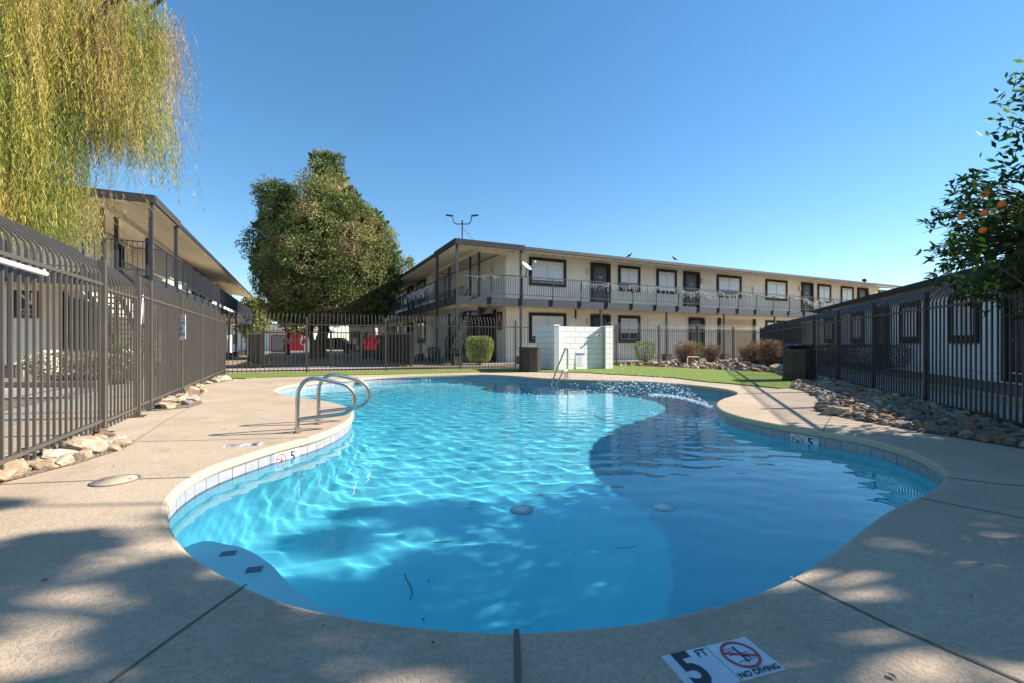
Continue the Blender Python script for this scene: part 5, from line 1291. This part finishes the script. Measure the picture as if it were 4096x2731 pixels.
def far_tree(px, Yt, ptop, pbot, hw, lab, seed, mats=("olive", "light", "light", "dry"), n=9000):
    rr = random.Random(seed); k = Yt/FPX; bx = on(px, Yt); t = empty("leafy_tree", (bx, Yt, 0), 0, lab, "tree")
    z0, z1 = 1+(HY-pbot)*k, 1+(HY-ptop)*k; c = (z0+z1)/2
    mb = MB(); limb(mb, (0, 0, 0), (0, 0, c), .2, .1, rr)
    for _ in range(5): limb(mb, (0, 0, c*.6), (rr.uniform(-1, 1)*hw*k*.6, rr.uniform(-.6, .6), c+rr.uniform(-.3, 1)*(z1-c)*.6), .08, .02, rr)
    mb.build("trunk", M["bark"], t); mb = MB()
    for _ in range(9):
        o_ = Vector((rr.uniform(-.6, .6)*hw*k, rr.uniform(-.5, .5)*hw*k, c+rr.uniform(-.55, .55)*(z1-z0)/2)); s_ = rr.uniform(.38, .55)
        blob_leaves(mb, o_, (hw*k*s_, hw*k*s_, (z1-z0)/2*s_*1.1), n//9, .26*Yt/38, .085*Yt/38, (0, 1, 2, 3), rr, nscale=.9)
    mb.build("crown", [LM[m_] for m_ in mats], t, fix=False)
far_tree(1150, 40, 1175, 1345, 120, "small yellow-green tree under the left side of the big evergreen", 21)
far_tree(1020, 52, 1185, 1350, 60, "small pale tree in the gap beside the left building's far end", 22, n=5000)
far_tree(1560, 44, 1150, 1300, 70, "small tree peeking out behind the middle building's left end", 23, ("dark", "olive", "light", "dry"), 5000)
def willow():
    rr = random.Random(31); t = empty("weeping_tree", (-11.2, 8.6, 0), 0, "large weeping tree with fine yellow-green hanging foliage at the upper left", "tree")
    O = Vector((-11.2, 8.6, 0)); mb = MB(); limb(mb, (0, 0, 0), (.2, .1, 4.6), .34, .24, rr, 6, .2)
    tops = []
    for e_ in ((3.2, -.6, 8.6), (4.6, .3, 8.2), (1.8, -1.8, 8.8), (.5, 1.5, 9.4), (-1.5, -.5, 9.0), (3.6, 1.4, 8.9), (5.0, -.4, 7.6)): pts = limb(mb, (.2, .1, 4.5), e_, .16, .03, rr, 7, .35); tops += pts[3:]
    mb.build("trunk", M["bark"], t)
    # hanging curtains: (pixel x, top y, bottom y, depth, half width px, strands)
    cur = [(690, 20, 330, 8.6, 40, 60), (640, -30, 560, 8.4, 46, 130), (655, 200, 720, 8.2, 24, 60), (600, -80, 620, 8.8, 50, 150), (540, -120, 600, 8.1, 50, 190), (490, -160, 690, 8.6, 40, 150), (450, -200, 620, 9.2, 55, 170), (400, -200, 560, 8.0, 50, 170),
           (350, -250, 700, 8.6, 45, 170), (310, -250, 640, 7.6, 45, 170), (270, -250, 860, 8.8, 40, 150), (235, -300, 780, 7.2, 45, 210), (200, -300, 930, 7.8, 45, 240), (160, -300, 900, 7.0, 50, 250), (120, -300, 960, 7.4, 50, 250), (80, -300, 900, 6.6, 55, 250),
           (40, -300, 950, 7.2, 55, 250), (0, -300, 880, 6.6, 55, 230), (-60, -300, 900, 7.0, 60, 150), (300, 500, 900, 8.0, 22, 16), (335, 620, 940, 8.1, 14, 10), (215, 700, 985, 7.4, 50, 110), (120, 750, 990, 6.9, 70, 130), (725, 60, 200, 8.7, 22, 14), (665, 640, 790, 8.2, 14, 6), (560, 450, 660, 8.4, 60, 50)]
    mb = MB(); V_, F_, MI, SM = mb.v, mb.f, mb.mi, mb.sm
    for (px, pt, pb, Yc, hw, ns) in cur:
        for _ in range(int(ns*1.7)):
            y = Yc+rr.gauss(0, .45); x0 = on(px*.96-30+rr.gauss(0, hw*.5), Yc); zt = 1+(HY-pt)*Yc/FPX; zb = 1+(HY-pb)*Yc/FPX
            z0 = rr.uniform(min(zb+.9, zt), zt) if zt > zb+.9 else zb+.9
            L = rr.uniform(.7, 1.5); z1 = z0-L
            if z1 < zb: z1 = zb+rr.uniform(0, .3); 
            p = Vector((x0, y, z0))-O; dx = rr.gauss(.06, .10); dy = rr.gauss(0, .08); n = max(4, int((z0-z1)/.055)); 
            g = noise.noise(Vector((x0*1.1, y*1.1, z0*.35)))+rr.gauss(0, .16); mi = 1 if g < -.04 else 2 if g > .28 else 0
            for q in range(n):
                f = q/n; d = Vector((dx*(1.6-f)+rr.gauss(0, .05), dy+rr.gauss(0, .05), -1)).normalized(); p2 = p+d*.06
                if q % 2 == 0:
                    k = len(V_); V_ += [p+Vector((.003, 0, 0)), p-Vector((.003, 0, 0)), p2-Vector((.002, .002, 0)), p2+Vector((.002, .002, 0))]; F_.append((k, k+1, k+2, k+3)); MI.append(2 if mi == 2 else mi); SM.append(False)
                leaf(V_, F_, MI, SM, p, Vector((rr.gauss(.05, .30), rr.gauss(0, .3), -1)).normalized(), rr.uniform(.08, .17), .0042, mi if rr.random() < .85 else rr.choice([0, 1, 2]), rr)
                p = p2
    mb.build("crown", [LM["will_y"], LM["will_g"], LM["will_b"]], t, fix=False)
willow()
def citrus(c, r, n, label, twigs, seed, oranges=(), trunk=(0, 0)):
    rr = random.Random(seed); base = Vector((c[0]+trunk[0], c[1]+trunk[1], 0)); t = empty("orange_tree", base, 0, label, "tree"); C_ = Vector(c)-base
    mb = MB(); limb(mb, (0, 0, 0), (0, 0, 1.2), .12, .1, rr)
    lf = MB(); V_, F_, MI, SM = lf.v, lf.f, lf.mi, lf.sm
    for i in range(twigs):
        d = Vector((rr.gauss(0, 1), rr.gauss(0, 1), rr.gauss(0, .9))).normalized(); q = .45+.6*rr.random()**.7
        e_ = C_+Vector((d.x*r[0]*q, d.y*r[1]*q, d.z*r[2]*q))
        if noise.noise(e_*1.1+Vector((seed, 0, 0))) < -.22: continue
        s_ = C_+Vector((d.x*r[0], d.y*r[1], d.z*r[2]))*max(.1, q-.38)
        if i % 6 == 0: limb(mb, (0, 0, 1.2), s_, .035, .012, rr, 4)
        pts = [s_+(e_-s_)*j/5+Vector((0, 0, -.03*j*(j-3)*.3)) for j in range(6)]
        mb.tube(pts, [.006, .005, .004, .004, .003, .002], 4)
        for j in range(n):
            f = rr.random()**.6; p = pts[min(4, int(f*5))]; p = p+(e_-s_)*.1*rr.random()
            dd = ((e_-s_).normalized()*.7+Vector((rr.gauss(0, .6), rr.gauss(0, .6), rr.gauss(-.1, .6)))).normalized(); l = rr.uniform(.055, .10); w = l*.21
            a = dd.cross(Vector((rr.gauss(0, .5), rr.gauss(0, .5), 1)));
            if a.length < 1e-5: continue
            a.normalize(); up = a.cross(dd); k = len(V_); mi = 1 if rr.random() < .13 else 0
            V_ += [p, p+dd*l*.3+a*w+up*w*.3, p+dd*l*.72+a*w*.75+up*w*.15, p+dd*l-up*w*.3, p+dd*l*.72-a*w*.75+up*w*.15, p+dd*l*.3-a*w+up*w*.3, p+dd*l*.5]
            for fc in ((0, 1, 6), (1, 2, 6), (2, 3, 6), (3, 4, 6), (4, 5, 6), (5, 0, 6)): F_.append((k+fc[0], k+fc[1], k+fc[2])); MI.append(mi); SM.append(False)
    mb.build("trunk", M["bark"], t); lf.build("crown", [LM["citrus"], LM["citrus_new"]], t, fix=False)
    return t, base
M["orange"] = grainy("orange_peel", (.75, .14, .006), (.85, .19, .01), 30, .45, .2, .002)
CIT = citrus((6.5, 4.6, 2.25), (1.78, 1.6, 1.2), 17, "orange tree with dark leaves and fruit leaning in over the right-hand fence", 1500, 41, trunk=(.6, 0))
# upper sprays of the same tree
rr0 = random.Random(77)
def sprig(px, py, Yc, s_, n):
    t, base = CIT; C_ = Vector((on(px, Yc), Yc, 1+(HY-py)*Yc/FPX))-base; mb = MB(); st = MB(); st.tube([C_+Vector((1.2, .2, -.5)), C_+Vector((.5, .05, -.15)), C_], [.014, .008, .003], 5)
    for _ in range(n):
        p = C_+Vector((rr0.uniform(-.3, 1.1)*s_, rr0.gauss(0, .5)*s_, rr0.gauss(0, .42)*s_)); dd = Vector((-.6+rr0.gauss(0, .6), rr0.gauss(0, .6), .25+rr0.gauss(0, .6))).normalized(); leaf(mb.v, mb.f, mb.mi, mb.sm, p, dd, rr0.uniform(.07, .11), .018, 0 if rr0.random() < .7 else 1, rr0)
    mb.build("foliage", [LM["citrus"], LM["citrus_new"]], t, fix=False); st.build("branch", M["bark"], t)
for a in ((4065, 330, 4.6, .22, 60), (4040, 500, 4.5, .25, 60), (4075, 590, 4.5, .2, 40), (3990, 700, 4.4, .25, 70), (3880, 730, 4.3, .2, 50), (4085, 420, 4.5, .15, 26), (3820, 1010, 4.2, .16, 40), (3850, 1120, 4.2, .2, 44)): sprig(*a)
for (px, py) in ((3846, 869), (4008, 817), (3940, 778), (3938, 853), (3932, 922)):
    t, base = CIT; Yc = 4.25; c = Vector((on(px, Yc), Yc, 1+(HY-py)*Yc/FPX))-base; mb = MB(); r_ = .031
    mb.lathe([(r_*math.sin(a*math.pi/10), -r_*math.cos(a*math.pi/10)) for a in range(11)], 16, c); mb.build("orange", M["orange"], t)
def shade_tree():
    rr = random.Random(43); t = empty("shade_tree", (8.7, 2.6, 0), 0, "tall leafy shade tree outside the fence, beyond the right edge of the view", "tree"); O = Vector((8.7, 2.6, 0))
    mb = MB(); limb(mb, (0, 0, 0), (.3, .2, 4.5), .2, .14, rr)
    lf = MB(); k = 0; tries = 0
    while k < 150 and tries < 3000:
        tries += 1; gx = rr.uniform(-4.4, 5.0); gy = rr.uniform(.6, 4.7); z = rr.uniform(4.6, 7.8)
        if gx < -1.2 and gy > 3.0+rr.random()*.3: continue
        if gx < -.9 and rr.random() < .20: continue
        if gx > 1.0 and (gy > 3.7 or rr.random() < .25): continue
        if gx < -.3 and gy > 2.75: continue
        c = Vector((gx+1.64*z, gy+.29*z, z))  # unseen leaf clump, placed so its shadow falls on the chosen ground spot
        if c.x < 1.25*c.y and c.z < 1.8+.8*c.y: continue
        k += 1; r_ = rr.uniform(.10, .21) if gx < -.7 else rr.uniform(.13, .34); q = c-O
        if k % 3 == 0: limb(mb, (.3, .2, 3.2+rr.random()*1.2), q, .045, .012, rr, 5, .25)
        blob_leaves(lf, q, (r_*1.15, r_*.75, r_*.6), int(620*r_*r_/.1)+15, .11, .030, (0, 0, 1, 1), rr, shell=.1, nscale=2.6, thr=-.18)
    mb.build("trunk", M["bark"], t); lf.build("crown", [LM["dark"], LM["olive"]], t, fix=False)
shade_tree()

# ------------------------------------------------------------------ shrubs
def shrub(px, pbase, ptop, hwpx, lab, mats, seed, n=5000, twig=False, z0=0.0, xy=None, dim=None, l=.045, boxy=.5, name="shrub"):
    rr = random.Random(seed)
    if xy is None:
        x, y = G(px, pbase); k = y/FPX; rx = hwpx*k; h = (pbase-ptop)*k; ry = rx*.8
    else: (x, y), (rx, ry, h) = xy, dim
    t = empty(name, (x, y, 0), 0, lab, "shrub"); st = MB(); lf = MB()
    for i in range(14 if not twig else 70):
        a = rr.uniform(0, 6.28); q = rr.random()**.5; e_ = (math.cos(a)*q*rx*.85, math.sin(a)*q*ry*.85, h*rr.uniform(.6, .97))
        limb(st, (math.cos(a)*.05, math.sin(a)*.05, 0), e_, .014 if not twig else .010, .003, rr, 4, .5)
        if twig:
            for _ in range(4):
                b = Vector(e_)*rr.uniform(.5, .9); st.tube([b, b+Vector((rr.gauss(0, .14), rr.gauss(0, .14), rr.uniform(.05, .25)))], [.005, .002], 4)
    st.build("stem", M["bark"], t); p_ = 2.0+boxy*3
    for i in range(n):
        u = Vector((rr.gauss(0, 1), rr.gauss(0, 1), rr.gauss(0, 1))).normalized(); nrm = (abs(u.x)**p_+abs(u.y)**p_+abs(u.z)**p_)**(1/p_); q = (.7+.3*rr.random()**.5)
        if twig: q = .35+.65*rr.random()**.5
        zz = h*.56+u.z/nrm*q*h*.46; tp = .72+.28*min(1, zz/h*1.3) if not twig else .45+.55*min(1, zz/h*1.25)
        p = Vector((u.x/nrm*q*rx*tp, u.y/nrm*q*ry*tp, zz))*(1+.05*noise.noise(u*3+Vector((seed, 0, 0))))
        d = (u+Vector((rr.gauss(0, .7), rr.gauss(0, .7), rr.gauss(.2, .7)))).normalized(); g = noise.noise(p*5)+rr.gauss(0, .3); mi = 0 if g < 0 else 1 if g < .35 else 2
        leaf(lf.v, lf.f, lf.mi, lf.sm, p, d, l*rr.uniform(.6, 1.4), l*.32, mi, rr)
    lf.build("foliage", [LM[m_] for m_ in mats], t, fix=False); return t
shrub(1917, 1458, 1350, 58, "bright green rounded shrub behind the back fence left of the block wall", ("olive", "lime", "light"), 51, 9000, boxy=.7)
shrub(2580, 1447, 1370, 38, "small clipped green cube shrub under the ground-floor window", ("olive", "lime", "lime"), 52, 4000, boxy=1.2)
shrub(2775, 1447, 1368, 38, "bright green shrub half hidden behind the left brown bush", ("lime", "lime", "light"), 53, 3000)
shrub(2743, 1462, 1368, 50, "leftmost dry brown bush in the back rock bed", ("rust", "rust", "dry"), 54, 2600, True)
shrub(2847, 1453, 1376, 40, "small dry brown bush between the other two brown bushes", ("rust", "dry", "rust"), 55, 1700, True)
shrub(3012, 1461, 1368, 60, "wide dry brown bush at the back corner of the rock bed", ("rust", "rust", "dry"), 56, 3600, True)
shrub(3078, 1474, 1362, 52, "rightmost dry brown bush beside the black corner fence", ("rust", "dry", "dry"), 57, 3600, True)
shrub(1735, 1448, 1388, 26, "dark spiky shrub at the foot of the stair hall of the middle building", ("dark", "olive", "dark"), 58, 1800)
shrub(1812, 1445, 1395, 20, "small dark shrub beside the corner column base", ("dark", "dark", "olive"), 59, 1200)
shrub(0, 0, 0, 0, "long dark clipped hedge behind the middle of the right-hand fence", ("dark", "shade", "dark"), 60, 12000, xy=(13.95, 17.6), dim=(.95, 2.3, .92), boxy=1.2, name="hedge")
shrub(0, 0, 0, 0, "short dark clipped hedge behind the right fence near the trash can", ("dark", "shade", "dark"), 61, 5000, xy=(15.6, 22.0), dim=(.6, .9, .9), boxy=1.2, name="hedge")
shrub(0, 0, 0, 0, "grey-green dried shrub behind the nearest left fence panel", ("grey", "grey", "rust"), 62, 5200, xy=(-10.9, 11.0), dim=(1.0, .45, .75), boxy=.8, l=.05)
shrub(0, 0, 0, 0, "second grey-green dried shrub behind the left fence beside the green hedge", ("grey", "grey", "rust"), 63, 3800, xy=(-9.75, 11.1), dim=(.6, .4, .7), boxy=.8, l=.05)
shrub(0, 0, 0, 0, "clipped green hedge at the corner of the left building behind the fence", ("olive", "lime", "olive"), 64, 5000, xy=(-10.6, 12.55), dim=(.4, .5, 1.15), boxy=1.3, l=.04, name="hedge")
shrub(1397, 1404, 1376, 14, "tiny sunlit yellow-green shrub seen through the fences beyond the big tree", ("lime", "lime", "light"), 65, 900, z0=0)

# ------------------------------------------------------------------ far background
def far_house(px0, px1, Yh, z1, lab, m, roofh=1.2, doors=()):
    x0, x1 = on(px0, Yh), on(px1, Yh); t = empty("distant_house", ((x0+x1)/2, Yh, 0), 0, lab, "house"); w = (x1-x0)/2
    mb = MB(); mb.b2((-w, 0, 0), (w, 8, z1)); mb.build("wall", m, t)
    mb = MB(); mb.add([(-w-.5, -.6, z1), (w+.5, -.6, z1), (w+.5, 8.6, z1), (-w-.5, 8.6, z1), (-w+1.5, 4, z1+roofh), (w-1.5, 4, z1+roofh)], [(0, 1, 5, 4), (1, 2, 5), (2, 3, 4, 5), (3, 0, 4), (3, 2, 1, 0)]); mb.build("roof", M["roof"], t)
    for a, b, za, zb in doors:
        mb = MB(); mb.b2((on(a, Yh)-(x0+x1)/2, -.05, za), (on(b, Yh)-(x0+x1)/2, -.005, zb)); mb.build("window", M["glass_dark"], t)
far_house(1395, 1500, 52, 3.0, "cream single-storey house far behind the big tree on the right of its trunk", M["stucco_tan"], 1.0, ((1405, 1440, 0, 2.3), (1460, 1475, .9, 2.2)))
far_house(880, 1240, 62, 2.7, "long pale low house far behind the dog park", M["block"], 1.1, ((930, 950, .9, 2.1), (1000, 1030, 0, 2.1), (1090, 1110, .9, 2.1), (1150, 1200, 0, 2.2)))
def car(px, Yc, lab, m):
    t = empty("parked_car", (on(px, Yc), Yc, 0), .1, lab, "car"); prof = [(-2.2, .35), (-2.25, .75), (-1.9, .95), (-1.3, 1.0), (-.75, 1.45), (.7, 1.48), (1.3, 1.02), (2.1, .9), (2.25, .7), (2.2, .35)]
    mb = MB(); n = len(prof); vs = [(x, -.85, z) for x, z in prof]+[(x, .85, z) for x, z in prof]; mb.add(vs, [tuple(range(n)), tuple(range(2*n-1, n-1, -1))]+[(i, (i+1) % n, n+(i+1) % n, n+i) for i in range(n)]); mb.build("body", m, t)
    mb = MB(); mb.add([(x, -.86, z) for x, z in ((-1.2, 1.02), (-.72, 1.38), (.65, 1.4), (1.15, 1.03))], [(0, 1, 2, 3)]); mb.build("window", M["glass_dark"], t)
    for x in (-1.4, 1.4): mb = MB(); mb.tube([(x, -.88, .33), (x, -.66, .33)], .33, 16); mb.build("wheel", M["plastic_black"], t)
car(1340, 46, "dark car parked far behind the big tree's trunk", mat("car_paint", (.02, .025, .04), .25, .3))

# ------------------------------------------------------------------ water jet, litter
def water_spray():
    rr = random.Random(9); mb = MB(); x0, y0 = G(2866, 1614); src = Vector((x0-.03, y0+.02, -.08))
    def drop(p, s_): mb.add([p+Vector((s_, 0, 0)), p-Vector((s_, 0, 0)), p+Vector((0, s_, 0)), p-Vector((0, s_, 0)), p+Vector((0, 0, s_*1.3)), p-Vector((0, 0, s_*1.3))], [(0, 2, 4), (2, 1, 4), (1, 3, 4), (3, 0, 4), (2, 0, 5), (1, 2, 5), (3, 1, 5), (0, 3, 5)])
    for i in range(800):
        az = rr.gauss(R(117), R(5)); el = rr.gauss(R(24), R(4)); v = rr.uniform(5.4, 6.8); t = rr.random()**.8*.62*v/6
        p = src+Vector((math.cos(az)*math.cos(el)*v*t, math.sin(az)*math.cos(el)*v*t, math.sin(el)*v*t-4.9*t*t))
        if p.z < WATER_Z: continue
        drop(p+Vector((rr.gauss(0, .05), rr.gauss(0, .05), rr.gauss(0, .02)))*t*2, rr.uniform(.004, .010))
    # the thick start of the stream
    for i in range(500):
        t = rr.random()*.25; az = R(117); v = 6.1; el = R(14); p = src+Vector((math.cos(az)*math.cos(el)*v*t, math.sin(az)*math.cos(el)*v*t, math.sin(el)*v*t-4.9*t*t)); drop(p+Vector((rr.gauss(0, .016), rr.gauss(0, .016), rr.gauss(0, .014))), rr.uniform(.005, .011))
    for i in range(150):    # splash where it lands
        p = Vector((rr.gauss(1.1, .9), rr.gauss(9.6, .7), WATER_Z+abs(rr.gauss(0, .02)))); drop(p, rr.uniform(.002, .006))
    o = mb.build("water_spray", M["droplet"], fix=False); tag(o, None, None, None, "stuff")
M["droplet"] = mat("water_droplet", (.75, .85, .92), .3, 0, .6)
water_spray()
def pool_debris():
    rr = random.Random(15); mb = MB()
    for i in range(46):
        x = rr.uniform(-1.6, 2.0); y = rr.uniform(2.6, 6.5)
        if not inside(offset(wall, -.45), x, y): continue
        z = floor_z(x, y)+.006; a = rr.uniform(0, 6.28); l = rr.uniform(.006, .018); d = Vector((math.cos(a), math.sin(a), 0)); n_ = Vector((-d.y, d.x, 0))*.4; c = Vector((x, y, z)); mb.add([c-d*l, c+n_*l, c+d*l, c-n_*l], [(0, 1, 2, 3)])
    for (x, y, a, l) in ((-.75, 3.3, 1.9, .28), (.9, 3.9, .1, .2), (-.7, 4.0, .1, .2)):
        pts = [(x+l*t*math.cos(a)+.02*math.sin(t*5), y+l*t*math.sin(a), floor_z(x, y)+.008) for t in (0, .2, .4, .6, .8, 1)]; mb.tube(pts, .0035, 5)
    o = mb.build("pool_debris", M["bark"], fix=False); tag(o, kind="stuff")
pool_debris()
def litter():
    rr = random.Random(12); mb = MB()
    for i in range(520):
        x = rr.uniform(-9, 7); y = rr.uniform(1.2, 14)
        if inside(offset(pool, .05), x, y) or not inside(deck_outer, x, y): continue
        z = .007 if not inside(turf, x, y) else .032; a = rr.uniform(0, 6.28); l = rr.choice([.006, .009, .014]) if z < .02 else rr.uniform(.01, .022); w = l*rr.uniform(.35, .8); d = Vector((math.cos(a), math.sin(a), 0)); n_ = Vector((-d.y, d.x, 0)); c = Vector((x, y, z))
        mb.add([c-d*l, c+n_*w+Vector((0, 0, .003)), c+d*l, c-n_*w], [(0, 1, 2, 3)], 1 if (z > .02 and rr.random() < .7) else 0)
    for i in range(260):
        p = rr.choice(turf_px[:14]); x, y = G(p[0]+rr.uniform(-60, 60), p[1]-rr.uniform(3, 18)); 
        if inside(turf, x, y): a = rr.uniform(0, 6.28); l = rr.uniform(.012, .026); d = Vector((math.cos(a), math.sin(a), 0)); n_ = Vector((-d.y, d.x, 0))*.5; c = Vector((x, y, .034)); mb.add([c-d*l, c+n_*l, c+d*l, c-n_*l], [(0, 1, 2, 3)], 1)
    o = mb.build("fallen_leaf_litter", [M["bark"], M["markerwhite"]], fix=False); tag(o, None, None, None, "stuff")
litter()
